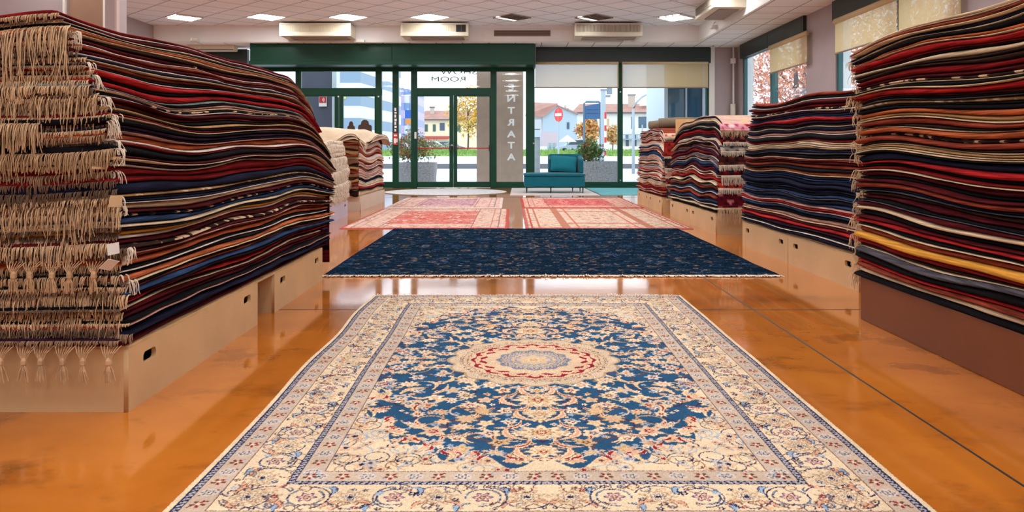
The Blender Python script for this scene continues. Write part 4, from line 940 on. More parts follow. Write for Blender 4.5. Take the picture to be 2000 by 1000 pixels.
# round, teal and pale rugs by the windows
def flat_rug(name, pts, z, m, label, h=.008):
    o = MB().poly([(x, y, z) for x, y in pts], (0, 0, h)).build(name, m); tag(o, label, 'carpet', 'carpets laid on the floor'); return o
M_round = mat('pale_grey_floral_pile', rgb(206, 204, 206), .95, 0, .18, 14)
rr = [(-1.38+1.28*math.cos(2*math.pi*k/64), 16.3+1.30*math.sin(2*math.pi*k/64)) for k in range(64)]
o = flat_rug('round_rug', rr, .0, M_round, 'round pale grey rug lying in front of the entrance door', .010)
q = MB(); 
for k in range(64): 
    a, b_ = 2*math.pi*k/64, 2*math.pi*(k+1)/64
    q.add([(-1.38+1.29*math.cos(t_)*s_, 16.3+1.31*math.sin(t_)*s_, .011) for t_ in (a, b_) for s_ in (1, .955)], [(0, 1, 3, 2)])
q.build('cream_edge', mat('cream_edge_pile', rgb(222, 206, 186), .95), o)
flat_rug('pale_rug', [(-.02, 15.05), (1.74, 15.05), (1.72, 18.05), (0.02, 18.05)], 0, mat('ivory_flat_pile', rgb(206, 196, 190), .9, 0, .06, 5), 'pale plain rug lying under the teal sofa', .006)
flat_rug('teal_mat', [(1.79, 15.15), (3.6, 15.15), (3.6, 18.1), (1.76, 18.1)], 0, mat('pale_teal_pile', rgb(96, 172, 178), .9, 0, .12, 4), 'pale teal rug lying by the window beside the sofa', .008)

# ---------------------------------------------------------------- teal sofa with a cushion
def soft_box(name, x0, x1, y0, y1, z0, z1, m, parent, bevel=.04, crown=0.0, taper=None):
    bm = bmesh.new(); bmesh.ops.create_cube(bm, size=1); bmesh.ops.bevel(bm, geom=bm.edges[:], offset=.0001, segments=1)
    bm.free(); bm = bmesh.new(); n = 10
    me = bpy.data.meshes.new(name)
    bmesh.ops.create_cube(bm, size=2); bmesh.ops.subdivide_edges(bm, edges=bm.edges[:], cuts=n, use_grid_fill=True)
    hx, hy, hz = (x1-x0)/2, (y1-y0)/2, (z1-z0)/2; c = Vector(((x0+x1)/2, (y0+y1)/2, (z0+z1)/2))
    for v in bm.verts:
        u = v.co.copy(); p = Vector((u.x*hx, u.y*hy, u.z*hz)); b = bevel
        q = Vector((max(-hx+b, min(hx-b, p.x)), max(-hy+b, min(hy-b, p.y)), max(-hz+b, min(hz-b, p.z)))); dlt = p-q
        if dlt.length > 1e-9:
            # points close to an edge are pulled on to a rounded edge
            mx = max(abs(dlt.x), abs(dlt.y), abs(dlt.z)); dlt = dlt.normalized()*min(b, mx) if mx > 0 else dlt
        p = q+dlt; p.z += crown*(1-u.x**2)*(1-u.y**2)*(1 if u.z > 0 else 0)
        if taper: p = taper(u, p)
        v.co = p+c
    bm.to_mesh(me); bm.free(); me.polygons.foreach_set('use_smooth', [True]*len(me.polygons)); me.materials.append(m)
    return link(name, me, parent)
M_teal = mat('teal_velvet', rgb(8, 96, 112), .8, 0, .10, 5, .15, 160, spec=.2, sheen=.15)
M_leg = mat('black_leg', rgb(24, 24, 26), .4)
so = empty('sofa', (.9, 15.75, 0)); tag(so, 'teal velvet chaise sofa on thin black legs in front of the window', 'sofa')
def L_(x0, x1, y0, y1, z0, z1): return (x0-.9, x1-.9, y0-15.75, y1-15.75, z0, z1)
soft_box('base', *L_(.275, 1.525, 15.76, 16.52, .13, .35), M_teal, so, .022)
soft_box('seat_cushion', *L_(.265, 1.535, 15.74, 16.5, .345, .41), M_teal, so, .03, .015)
def tp(u, p): p.y += .05*(u.z+1)*.5-.05*(abs(u.x)**2)*1.0; return p
soft_box('backrest', *L_(.80, 1.50, 16.38, 16.55, .40, .81), M_teal, so, .04, 0, tp)
def wg(u, p): p.x += .05*(u.z+1)*.5*0; p.z -= .10*(1-u.y)*.25*(u.z+1); return p
soft_box('side_wing', *L_(1.42, 1.52, 16.05, 16.52, .40, .80), M_teal, so, .035, 0, wg)
soft_box('side_wing', *L_(.79, .85, 16.2, 16.5, .40, .80), M_teal, so, .028, 0, wg)
for lx, ly in ((.32, 15.80), (.82, 15.82), (1.48, 15.80), (.34, 16.45), (1.48, 16.45), (1.32, 16.45)):
    MB().tube([(lx-.9, ly-15.75, .135), (lx-.9, ly-15.75, .004)], [.016, .009], 8).build('leg', M_leg, so, smooth=True)
def cush(u, p):
    k = (1-.5*abs(u.x)**3)*(1-.5*abs(u.z)**3); p.y *= k; s = 1+.07*(abs(u.x)**4*abs(u.z)**4); p.x *= s; p.z *= s; return p
cu = soft_box('cushion', -.27, .26, -.075, .075, -.165, .165, mat('light_teal_velvet', rgb(16, 116, 130), .8, 0, .10, 5, .15, 160, spec=.2, sheen=.2), None, .06, 0, cush); cu.location = (1.11, 16.17, .60); cu.rotation_euler = (-.22, 0.06, 0)
tag(cu, 'square teal velvet cushion leaning on the sofa back', 'cushion')

# ---------------------------------------------------------------- other things in the shop
M_olive = mat('olive_grey_felt', rgb(120, 108, 88), .9, 0, .15, 6)
rl = empty('rolled_rug'); tag(rl, 'olive grey rolled rug lying on the stack by the front window', 'rug')
MB().tube([(2.22, 11.55, 1.285), (2.5, 11.5, 1.295), (3.2, 11.45, 1.29)], [.07, .078, .075], 14).build('roll', M_olive, rl, smooth=True)
f = MB(); f.tube([(2.16, 12.0, 1.27), (2.35, 11.9, 1.275), (3.1, 11.8, 1.275)], [.06, .075, .07], 12); f.build('loose_end', M_olive, rl, smooth=True)
b = MB().box(2.24, 2.52, 10.42, 10.45, .0, Z(233, 10.43)).build('plywood_sheet', mat('honey_plywood', rgb(226, 178, 118), .5, 0, .08, 6), bevel=.004); tag(b, 'honey coloured plywood sheet standing behind the stack with draped ends', 'board')
# drooping beige rugs on the far stack
rg = np.random.default_rng(12)
for i, (dz, ylen, lab) in enumerate(((.0, .16, 'lower of two drooping beige rugs on the far stack behind the fringed ones'), (.055, .24, 'upper beige rug drooping over the far stack behind the pale fringed one'))):
    nx, ny = 26, 40; xs = np.linspace(-3.3, -2.08, nx); ys = np.linspace(10.98, 13.28-.1*i, ny); XX, YY = np.meshgrid(xs, ys); n1 = smooth_noise(5, 6, rg); n2 = smooth_noise(5, 9, rg)
    top = 1.10+dz+.028*n1(YY.ravel()).reshape(YY.shape)+.02*n2(XX.ravel()).reshape(XX.shape)+.05*np.exp(-((YY-11.7)/.6)**2)
    sx = np.clip((XX+2.22)/.14, 0, 1); sy = np.clip((11.12-YY)/.14, 0, 1); sy2 = np.clip((YY-12.9)/.4, 0, 1)
    ZZ = top-ylen*(.4+.35*np.sin(YY*2.3+i))*sx**1.4-ylen*(.5+.35*n2(XX.ravel()*1.5).reshape(XX.shape))*sy**1.3-.09*sy2**1.5
    V = np.concatenate([np.stack([XX, YY, ZZ], -1).reshape(-1, 3), np.stack([XX, YY, ZZ-.03], -1).reshape(-1, 3)]); idx = np.arange(nx*ny*2).reshape(2, ny, nx); Fq = []
    for s in (0, 1): a = idx[s]; f = np.stack([a[:-1, :-1], a[:-1, 1:], a[1:, 1:], a[1:, :-1]], -1).reshape(-1, 4); Fq.append(f if s == 0 else f[:, ::-1])
    for a, c_ in ((idx[0, 0], idx[1, 0]), (idx[0, -1], idx[1, -1]), (idx[0, :, 0], idx[1, :, 0]), (idx[0, :, -1], idx[1, :, -1])): Fq.append(np.stack([a[:-1], a[1:], c_[1:], c_[:-1]], -1))
    o = npmesh('drooping_rug', V, np.concatenate(Fq), mat('beige_drooping_wool', rgb(206, 184, 156), .9, 0, .1, 5), smooth=True); tag(o, lab, 'rug', 'drooping beige rugs')
# carved chair backs behind the far stack
M_wood = mat('dark_carved_wood', rgb(66, 42, 34), .45, 0, .2, 12)
def carved_chair(px0, px1, pyt, Y, label):
    x0, x1 = X(px0, Y), X(px1, Y); w_ = x1-x0; top = Z(pyt, Y); o = empty('wooden_chair', ((x0+x1)/2, Y, 0)); tag(o, label, 'chair', 'carved dark wooden chairs'); h = w_/2
    pts = [(-h, .55), (-h, top-.13), (-h*.9, top-.10), (-h*.62, top-.09), (-h*.5, top-.03), (-h*.2, top), (h*.2, top), (h*.5, top-.03), (h*.62, top-.09), (h*.9, top-.10), (h, top-.13), (h, .55)]
    MB().poly([(a, .20, z) for a, z in pts], (0, .035, 0)).build('backrest', M_wood, o, bevel=.006)
    MB().box(-h, h, -.25, .2, .42, .47).build('seat', M_wood, o, bevel=.01)
    for a in (-h+.025, h-.025):
        for b_ in (-.22, .21): MB().tube([(a, b_, .42), (a, b_, .0)], [.025, .018], 8).build('leg', M_wood, o)
carved_chair(695, 722, 233, 14.2, 'dark carved chair back rising behind the drooping beige rugs, the larger one')
carved_chair(674, 689, 236, 15.2, 'smaller dark carved chair back showing behind the drooping beige rugs')

# draped patterned ends on the nearer end of that stack
def canvas_for(mesh_o, kind, rng):
    me = mesh_o.data; n = len(me.vertices); co = np.zeros(n*3); me.vertices.foreach_get('co', co); co = co.reshape(-1, 3)
    base, acc, acc2 = kind; u = co[:, 0]*1.0; v = co[:, 2]
    c = np.tile(base, (n, 1)); 
    m1 = (np.sin(u*62)*np.sin(v*70+1) > .35); c[m1] = acc; m2 = (np.sin(u*31+1)*np.sin(v*41) > .62); c[m2] = acc2
    a = me.color_attributes.new('pattern', 'FLOAT_COLOR', 'POINT'); c4 = np.ones((n, 4), np.float32); c4[:, :3] = c; a.data.foreach_set('color', c4.ravel())
rg = np.random.default_rng(20); YE = 7.88
ends_ = [(241, 252, 265, .075, (c3(216, 150, 160), c3(176, 60, 100), c3(230, 200, 200)), 'cream'), (262, 279, 286, .060, (c3(52, 30, 36), c3(176, 84, 74), c3(90, 40, 40)), 'w'), (284, 295, 304, .050, (c3(150, 146, 138), c3(70, 66, 66), c3(200, 190, 176)), 'w'),
         (302, 322, 332, .042, (c3(70, 34, 32), c3(40, 24, 26), c3(110, 56, 44)), 'w'), (330, 342, 360, .034, (c3(106, 26, 34), c3(50, 22, 28), c3(40, 36, 50)), 'w'), (357, 368, 378, .026, (c3(184, 60, 48), c3(60, 30, 34), c3(150, 50, 44)), 'w'),
         (376, 405, 432, .018, (c3(92, 22, 34), c3(60, 18, 28), c3(190, 120, 128)), 'cream')]
used_d = set()
for i, (pt, pb, pf, out, cols, fr) in enumerate(ends_):
    zt, zb_, zf = Z(pt, YE), Z(pb, YE), Z(pf, YE); k = min((q for q in range(len(D_)) if q not in used_d), key=lambda q: abs(float(D_[q]['place'](np.array([.2]), D_[q]['Y'][:1], D_[q]['zt'][:1])[2][0])-zt)); used_d.add(k); r = D_[k]
    x0 = 2.13+.02*math.sin(i*2)+.012*i*(i < 3); o, edge = draped(r['o'], x0, x0+1.0, YE-.0, -1, zt, zb_, out, M_knots, rg, thick=.010, nx=90, inset=.03)
    canvas_for(o, cols, rg)
    n = 240; xs = np.linspace(x0, x0+1.0, n); b_ = np.stack([xs, np.interp(xs, edge[:, 0], edge[:, 1]), np.interp(xs, edge[:, 0], edge[:, 2])], 1)
    fringe_mesh(b_, (0, -1, 0), (zb_-zf)*np.clip(rg.normal(1, .12, n), .6, 1.3), M_fringe if fr == 'cream' else M_fringe_w, o, rg, r=.0026, curl=.25, lift=.006)
# a few ends on the rolled-rug stack as well
YE2 = 10.72
for i, (pt, pb, pf, out, cols) in enumerate([(262, 270, 274, .05, (c3(222, 190, 160), c3(190, 90, 80), wht2)), (276, 305, 309, .04, (c3(150, 44, 40), c3(100, 28, 30), c3(170, 60, 50))), (308, 328, 333, .032, (c3(44, 36, 42), c3(110, 84, 60), c3(30, 26, 34))),
                                              (334, 345, 349, .026, (c3(190, 140, 130), c3(150, 90, 84), wht2)), (350, 360, 363, .02, (c3(120, 40, 40), c3(70, 40, 40), c3(160, 90, 80))), (364, 388, 391, .014, (c3(50, 48, 60), c3(170, 140, 110), c3(40, 34, 40)))]):
    zt, zb_, zf = Z(pt, YE2), Z(pb, YE2), Z(pf, YE2); r = min(E_, key=lambda q: abs(float(q['zt'][0])-zt)); x0 = 2.12+.01*i
    o, edge = draped(r['o'], x0, x0+.7, YE2, -1, zt, zb_, out, M_knots, rg, thick=.010, nx=60, inset=.03); canvas_for(o, cols, rg)
    n = 120; xs = np.linspace(x0, x0+.7, n); b_ = np.stack([xs, np.interp(xs, edge[:, 0], edge[:, 1]), np.interp(xs, edge[:, 0], edge[:, 2])], 1)
    fringe_mesh(b_, (0, -1, 0), (zb_-zf)*np.clip(rg.normal(1, .12, n), .6, 1.3), M_fringe_w, o, rg, r=.003, curl=.25, lift=.006)

# ---------------------------------------------------------------- the street outside
M_asph = mat('pale_asphalt', rgb(206, 208, 212), .8, 0, .08, 1.5); M_pave = mat('pale_paving', rgb(196, 194, 194), .8, 0, .06, 2)
g = MB(); g.box(-90, 90, YF+.12, 60, -.25, -.05); g.build('road', M_asph, kind='structure')
g = MB(); g.box(-90, 40, YF+.12, 23.5, -.1, -.005); g.build('pavement', M_pave, kind='structure')
g = MB(); g.box(-90, 90, 60, 190, -.2, .55); g.build('ground', M_pave, kind='structure')
g = MB(); g.box(-12, 60, 41.4, 41.7, -.05, .215); g.build('kerb', mat('kerb_stone', rgb(110, 110, 116), .8), kind='structure')
# grass bank across the road
M_grass = mat('short_grass', rgb(150, 182, 100), .9, 0, .25, 3)
rg = np.random.default_rng(31)
g = MB(); g.add([(-12, 41.7, .2), (60, 41.7, .2), (60, 46, .6), (-12, 46, .6)], [(0, 1, 2, 3)]); g.build('footpath', M_asph, kind='structure')
g = MB(); g.add([(-12, 46, .6), (60, 46, .6), (60, 47.6, .93), (-12, 47.6, .93), (-12, 60.5, .7), (60, 60.5, .7)], [(0, 1, 2, 3), (3, 2, 5, 4)]); gb = g.build('grass', M_grass); tag(gb, 'bright green grass bank across the road', 'grass', kind='stuff')
n = 9000; px_ = rg.uniform(-10, 20, n); t_ = rg.uniform(0, 1, n); by = 46+1.6*t_; bz = .6+.33*t_; a = rg.uniform(0, 6.28, n); w_ = .05; h_ = rg.uniform(.08, .2, n)
V = np.stack([np.stack([px_-w_*np.cos(a), by-w_*np.sin(a), bz], 1), np.stack([px_+w_*np.cos(a), by+w_*np.sin(a), bz], 1), np.stack([px_+.05*np.sin(a), by, bz+h_], 1)], 1).reshape(-1, 3)
npmesh('blades', V, np.arange(3*n).reshape(n, 3), M_grass, gb)
# brown pillar of the porch, shop front corner of the bay
M_pillar = mat('brown_render_pillar', rgb(200, 174, 156), .85, 0, .07, 5, .2, 60)
MB().box(X(931, 19.6), X(1022, 19.6), 19.6, 20.3, -.1, 4.2).build('pillar_porch', M_pillar, kind='structure')
q = MB()
M_bglass = mat('dark_blue_glass', rgb(34, 84, 112), .12, 0, .1, 1, spec=.8); M_alu = mat('pale_aluminium', rgb(206, 220, 230), .4, .3)
by0 = 19.2; o = MB().box(X(1304, by0), X(1420, by0), by0, by0+2.5, 0, 3.7).build('glass_bay', M_bglass); tag(o, 'dark blue glazed bay of the shop front outside the corner window', 'shop window')
f = MB(); f.box(X(1297, by0), X(1304, by0), by0-.03, by0+2.5, -.05, 3.72); f.box(X(1340, by0)-.02, X(1340, by0)+.02, by0-.03, by0, 0, 3.7); f.box(X(1374, by0)-.03, X(1374, by0)+.03, by0-.03, by0, 0, 3.7); f.build('frame', M_alu, o)
# dark wall and sign at the side entrance
o = MB().box(X(578, 21), X(650, 21), 21, 21.3, -.1, 4).build('wall_porch', mat('dark_slate_wall', rgb(76, 82, 98), .7, 0, .06, 3), kind='structure')
MB().box(X(650, 21), X(659, 21), 20.9, 21.3, -.1, 4).build('trim_9', M_alu, kind='structure')
sg = MB().box(X(623, 20.95), X(638, 20.95), 20.94, 20.97, Z(208, 20.95), Z(188, 20.95)).build('warning_sign', M_letter); tag(sg, 'red and white notice on the dark wall outside the side door', 'sign')
MB().box(X(623, 20.95)+.01, X(638, 20.95)-.01, 20.93, 20.945, Z(201, 20.95), Z(189, 20.95)).build('red_field', mat('red_sign', rgb(196, 44, 46), .5), sg)
q = MB(); c = P(630, 195, 20.93)
for r_ in (.03, .055, .08):
    for k in range(8): a, b_ = -.8+1.6*k/8, -.8+1.6*(k+1)/8; q.tube([(c.x-.03+r_*math.cos(a), 20.925, c.z+r_*math.sin(a)), (c.x-.03+r_*math.cos(b_), 20.925, c.z+r_*math.sin(b_))], .006, 4)
q.build('wave_symbol', M_letter, sg)
# planters with bushes
M_conc = mat('exposed_aggregate_concrete', rgb(168, 168, 172), .9, 0, .35, 34, .5, 60)
def leafy(name, parent, c, rad, n, cols, rng, size=.05, m_prefix='leaf'):
    """a crown of many small leaves: half of them near the shell, the rest inside"""
    per = n//len(cols); out = []
    for i, col in enumerate(cols):
        u = rng.normal(0, 1, (per, 3)); u /= np.linalg.norm(u, axis=1)[:, None]; r = rng.uniform(.25, 1, (per, 1))**.45; lump = 1+.22*np.sin(u[:, :1]*5+i)+.18*np.sin(u[:, 2:]*7+2*i)
        p = np.array(c)+u*r*lump*np.array(rad); a = rng.normal(0, 1, (per, 3)); a /= np.linalg.norm(a, axis=1)[:, None]; b = np.cross(a, rng.normal(0, 1, (per, 3))); b /= np.linalg.norm(b, axis=1)[:, None]
        s = size*rng.uniform(.6, 1.3, (per, 1)); V = np.stack([p-a*s, p+b*s*.45, p+a*s, p-b*s*.45], 1).reshape(-1, 3)
        out.append(npmesh(name, V, np.arange(4*per).reshape(per, 4), mat('%s_%d_%d_%d' % ((m_prefix,)+tuple(col)), rgb(*col), .7), parent))
    return out
def planter(x0, x1, Y, top, label, blabel, pxc, topy, rad, cols, seed):
    rng = np.random.default_rng(seed); w_ = (x1-x0)/2; xc = (x0+x1)/2; o = empty('planter', (xc, Y, -.05)); tag(o, label, 'planter', 'concrete planters'); H = top+.05; mb = MB(); N_ = 28
    prof = [(.90, 0), (.95, .06), (.97, H*.5), (1.0, H*.75), (1.0, H), (.88, H), (.86, H-.06), (0.01, H-.06)]; v = []; f = []
    for r_, z in prof:
        for k in range(N_): a = 2*math.pi*k/N_; ca, sa = math.cos(a), math.sin(a); pw = 2/3.2; v.append((w_*r_*math.copysign(abs(ca)**pw, ca), .55*r_*math.copysign(abs(sa)**pw, sa), z))
    for i in range(len(prof)-1):
        for k in range(N_): f.append((i*N_+k, i*N_+(k+1) % N_, (i+1)*N_+(k+1) % N_, (i+1)*N_+k))
    mb.add(v, f); mb.build('bowl', M_conc, o, smooth=False)
    b = empty('bush', (X(pxc, Y), Y, H-.12)); tag(b, blabel, 'plant', 'bushes in the planters'); hh = Z(topy, Y)-(H-.12)
    st = MB()
    for k in range(14): a = rng.uniform(0, 6.28); r_ = rng.uniform(.1, .5); st.tube([(0, 0, 0), (r_*math.cos(a)*.4, r_*math.sin(a)*.4, hh*.5), (r_*math.cos(a), r_*math.sin(a), hh*rng.uniform(.6, .95))], [.012, .008, .004], 5)
    st.build('stem', mat('bush_stem', rgb(112, 84, 66), .8), b)
    leafy('foliage', b, (0, 0, hh*.55), (rad, rad*.8, hh*.5), 1700, cols, rng, .042)
planter(X(777, 20.6), X(853, 20.6), 20.6, Z(317, 20.6), 'round concrete planter outside, beside the post with the sticker strip', 'loose red-tipped bush in the planter by the double entrance door', 806, 262, .60, [(96, 130, 70), (150, 150, 84), (206, 120, 96), (120, 150, 80)], 41)
planter(X(1128, 20.4), X(1209, 20.4), 20.4, Z(315, 20.4), 'concrete planter outside, behind the teal sofa', 'green bush in the planter behind the teal sofa', 1152, 275, .36, [(70, 140, 64), (104, 160, 76), (206, 130, 96), (60, 116, 66)], 42)
# traffic sign, notice board, poles
M_pole = mat('galvanised_pole', rgb(176, 188, 198), .5, .2)
Yt = 34; sx = X(1091, Yt); o = empty('no_entry_sign', (sx, Yt, 0)); tag(o, 'round red no entry sign on a pole across the pavement', 'traffic sign')
MB().tube([(0, .04, 0), (0, .04, Z(212, Yt))], .035, 8).build('pole', M_pole, o)
ax = Vector((-.84, -.54, 0)); zc = Z(224, Yt); rD = .31
MB().disc((0, 0, zc), ax, rD, .02, 32).build('red_disc', mat('red_reflective', rgb(222, 56, 50), .5), o)
tg = Vector((ax.y, -ax.x, 0)).normalized(); cc = Vector((0, 0, zc))+ax.normalized()*.012; hw, hh_ = rD*.74, rD*.2
MB().poly([cc-tg*hw-Vector((0, 0, hh_)), cc+tg*hw-Vector((0, 0, hh_)), cc+tg*hw+Vector((0, 0, hh_)), cc-tg*hw+Vector((0, 0, hh_))], ax.normalized()*.004).build('white_bar', M_letter, o)
Yn = 36; o = empty('notice_board', (X(1157, Yn), Yn, 0)); tag(o, 'dark blue notice board on two posts across the road', 'notice board')
w_ = X(1171, Yn)-X(1157, Yn); f = MB(); zt = Z(199, Yn)
f.tube([(-w_-.05, 0, 0), (-w_-.05, 0, zt-.06), (-w_+.03, 0, zt), (w_-.03, 0, zt), (w_+.05, 0, zt-.06), (w_+.05, 0, 0)], .05, 8); f.build('frame', mat('grey_blue_post', rgb(86, 112, 134), .5), o)
pn = MB(); pn.poly([(-w_, -.03, Z(233, Yn)), (w_, -.03, Z(232, Yn)), (w_, -.03, Z(201.5, Yn)), (-w_, -.03, Z(207, Yn))], (0, .06, 0)); pn.build('board', mat('dark_blue_board', rgb(52, 96, 142), .5), o)
q = MB()
for z in (214, 221): q.box(-w_+.06, w_-.06, -.045, -.03, Z(z+.8, Yn), Z(z, Yn))
q.build('board_rail', mat('navy_rail', rgb(34, 62, 100), .5), o)
Yp = 33; o = empty('camera_pole', (X(1178, Yp), Yp, 0)); tag(o, 'pale steel pole carrying traffic cameras at its top', 'pole')
MB().box(-.10, .10, -.1, .1, 0, Z(174, Yp)).build('mast', M_pole, o)
q = MB(); q.box(-.12, .22, -.12, .12, Z(177, Yp), Z(174, Yp)); q.box(.16, .38, -.1, .1, Z(184, Yp), Z(172, Yp)); q.box(.10, .30, -.1, .1, Z(190, Yp), Z(186, Yp)); q.build('camera_housing', mat('grey_housing', rgb(130, 146, 158), .5), o)
Yb_ = 32; o = empty('barrier_pole', (X(1182.5, Yb_), Yb_, 0)); tag(o, 'raised red and white barrier pole beside the camera pole', 'barrier')
zz = [0, .7]+[Z(p, Yb_) for p in (295, 279, 268, 256, 245, 232, 219)]
for k in range(len(zz)-1): MB().tube([(0, 0, zz[k]), (.0, 0, zz[k+1])], .045, 8).build('red_band' if k % 2 else 'white_band', mat('red_reflective', rgb(222, 56, 50), .5) if k % 2 else M_letter, o)
Yl = 30; lx = X(1237, Yl); o = empty('street_lamp', (lx, Yl, 0)); tag(o, 'tall street lamp with a long curved arm seen through the corner window', 'street lamp')
pts = [(0, 0, 0), (0, 0, Z(214, Yl)), (.12, 0, Z(200, Yl)), (.32, 0, Z(190, Yl)), (.62, 0, Z(182, Yl)), (1.0, 0, Z(179, Yl)), (1.35, 0, Z(178, Yl))]; MB().tube(pts, [.06, .05, .045, .04, .035, .03, .03], 8).build('post', M_pole, o, smooth=True)
MB().box(1.25, 1.75, -.09, .09, Z(179, Yl), Z(175.5, Yl)).build('lantern', M_pole, o)
o = empty('road_sign', (X(1254.5, 31), 31, 0)); tag(o, 'grey blue back of a round road sign on a thin post', 'traffic sign')
MB().tube([(0, 0, 0), (0, 0, Z(230, 31))], .03, 8).build('pole', M_pole, o); MB().disc((.0, -.02, Z(236, 31)), (0, 1, 0), .165, .02, 24).build('disc', mat('grey_blue_post', rgb(86, 112, 134), .5), o)
Yw = 27; o = empty('lamp_post', (X(1049, Yw), Yw, 0)); tag(o, 'thick grey post with a box beside the entrance frame', 'post')
MB().tube([(0, 0, -.05), (0, 0, Z(252, Yw))], .11, 10).build('post', mat('weathered_post', rgb(136, 144, 146), .8, 0, .15, 5), o); MB().box(-.12, .10, -.16, -.08, Z(268, Yw), Z(254, Yw)).build('box', M_alu, o); MB().box(-.14, .14, -.14, .14, Z(252, Yw), Z(234, Yw)).build('cabinet', mat('white_cabinet', rgb(206, 208, 212), .5), o)
Ys = 30; o = empty('parking_sign', (X(792, Ys), Ys, 0)); tag(o, 'blue and orange street sign seen between two green posts', 'sign')
MB().tube([(.1, 0, 0), (.1, 0, Z(212, Ys))], .035, 8).build('pole', M_pole, o); MB().box(-.02, .34, -.04, -.01, Z(231, Ys), Z(215, Ys)).build('blue_panel', mat('blue_sign', rgb(40, 90, 178), .5), o); MB().box(.0, .32, -.04, -.01, Z(243, Ys), Z(232, Ys)).build('orange_panel', mat('orange_sign', rgb(214, 138, 70), .5), o)
# houses
M_roof = mat('red_brown_roof_tiles', rgb(176, 130, 118), .9, 0, .15, .8); M_wallc = mat('cream_house_render', rgb(238, 222, 190), .9, 0, .04, .3); M_walll = mat('pale_house_render', rgb(232, 230, 220), .9, 0, .04, .3)
M_shut = mat('dark_green_shutter', rgb(66, 96, 86), .7); M_win = mat('dark_house_window', rgb(70, 90, 112), .3); M_wallb = mat('pale_blue_render', rgb(176, 192, 204), .9, 0, .04, .3); M_chim = mat('chimney_render', rgb(196, 180, 168), .9)
def house(name, label, Y, px0, px1, py_top, py_eave, py_base, m, wins, depth=9, roof_in=.15, chim=None, awning=None):
    o = empty(name, (X((px0+px1)/2, Y), Y, 0)); tag(o, label, 'house', 'houses across the road'); w_ = X(px1, Y)-X(px0, Y); h = w_/2; ze, zt, zb_ = Z(py_eave, Y), Z(py_top, Y), .3
    MB().box(-h, h, 0, depth, zb_, ze).build('wall', m, o)
    k = w_*roof_in; e = .5
    rf = MB(); rf.add([(-h-e, -e, ze), (h+e, -e, ze), (h+e, depth+e, ze), (-h-e, depth+e, ze), (-h+k, depth/2, zt), (h-k, depth/2, zt)], [(0, 1, 5, 4), (2, 3, 4, 5), (1, 2, 5), (3, 0, 4), (0, 3, 2, 1)]); ro = rf.build('roof', M_roof, o)
    MB().box(-h-e, h+e, -e-.08, -e+.05, ze-.18, ze+.02).build('gutter', mat('gutter_grey', rgb(96, 92, 96), .6), o)
    for c_ in (chim or []):
        x0, x1 = X(c_[0], Y)-o.location.x, X(c_[1], Y)-o.location.x; MB().box(x0, x1, depth*.28, depth*.28+.7, ze, Z(c_[2], Y+depth*.3)).build('chimney', M_chim, ro); MB().box(x0-.12, x1+.12, depth*.28-.12, depth*.28+.82, Z(c_[2], Y+depth*.3), Z(c_[2]-1.6, Y+depth*.3)).build('chimney_cap', mat('gutter_grey', rgb(96, 92, 96), .6), ro)
    for (a, b_, c_, d_, mm) in wins: MB().box(X(a, Y)-o.location.x, X(b_, Y)-o.location.x, -.06, .05, Z(d_, Y), Z(c_, Y)).build('shutter' if mm is M_shut else 'window', mm, o)
    if awning: a, b_, c_, d_ = awning; MB().poly([(X(a, Y)-o.location.x, -1.2, Z(d_, Y)), (X(b_, Y)-o.location.x, -1.2, Z(d_, Y)), (X(b_, Y)-o.location.x, -.02, Z(c_, Y)), (X(a, Y)-o.location.x, -.02, Z(c_, Y))], (0, 0, .08)).build('awning', mat('red_awning', rgb(176, 70, 66), .7), o)
    return o
house('house', 'cream house with dark green shutters behind the double entrance door', 118, 806, 936, 213, 233, 292, M_wallc, [(829.5, 835.5, 243, 257, M_shut), (845.5, 851, 243, 257, M_shut), (859, 868.5, 240, 255, M_win), (893, 900, 243, 257, M_shut)], chim=[(836.5, 844.5, 210)], awning=(824, 878, 267, 272))
house('house', 'long pale house with a skylight seen through the corner window', 112, 1126, 1312, 199, 219.5, 292, M_walll, [(1161, 1166, 233, 248, M_win), (1233, 1239, 228, 252, M_win), (1247, 1266, 228, 250, M_win), (1286, 1294, 228, 246, M_win), (1183, 1190, 232, 248, mat('ochre_shutter', rgb(206, 176, 136), .7)), (1222, 1228, 262, 294, M_win), (1236, 1243, 262, 294, M_win), (1275, 1283, 260, 294, M_win)], chim=[(1233, 1246, 186)], roof_in=.06)
hb = bpy.data.objects['house.001']; f = MB(); Yk = 114.0
f.poly([(X(1247, Yk)-hb.location.x, 1.2, Z(207, Yk)), (X(1260, Yk)-hb.location.x, 1.2, Z(207, Yk)), (X(1272, Yk)-hb.location.x, 3.3, Z(199, Yk)), (X(1259, Yk)-hb.location.x, 3.3, Z(199, Yk))], (0, 0, .12)); f.build('skylight', M_letter, hb)
f = MB(); Yr = 110.5
for k in range(30): a = X(1212+3*k, Yr)-hb.location.x; f.box(a, a+.07, -1.6, -1.55, Z(271, Yr), Z(263.5, Yr))
f.box(X(1210, Yr)-hb.location.x, X(1305, Yr)-hb.location.x, -1.65, -1.5, Z(263.5, Yr), Z(262, Yr)); f.box(X(1210, Yr)-hb.location.x, X(1305, Yr)-hb.location.x, -1.65, 0, Z(273, Yr), Z(271, Yr)); f.build('balcony', mat('blue_grey_railing', rgb(140, 160, 176), .5), hb)
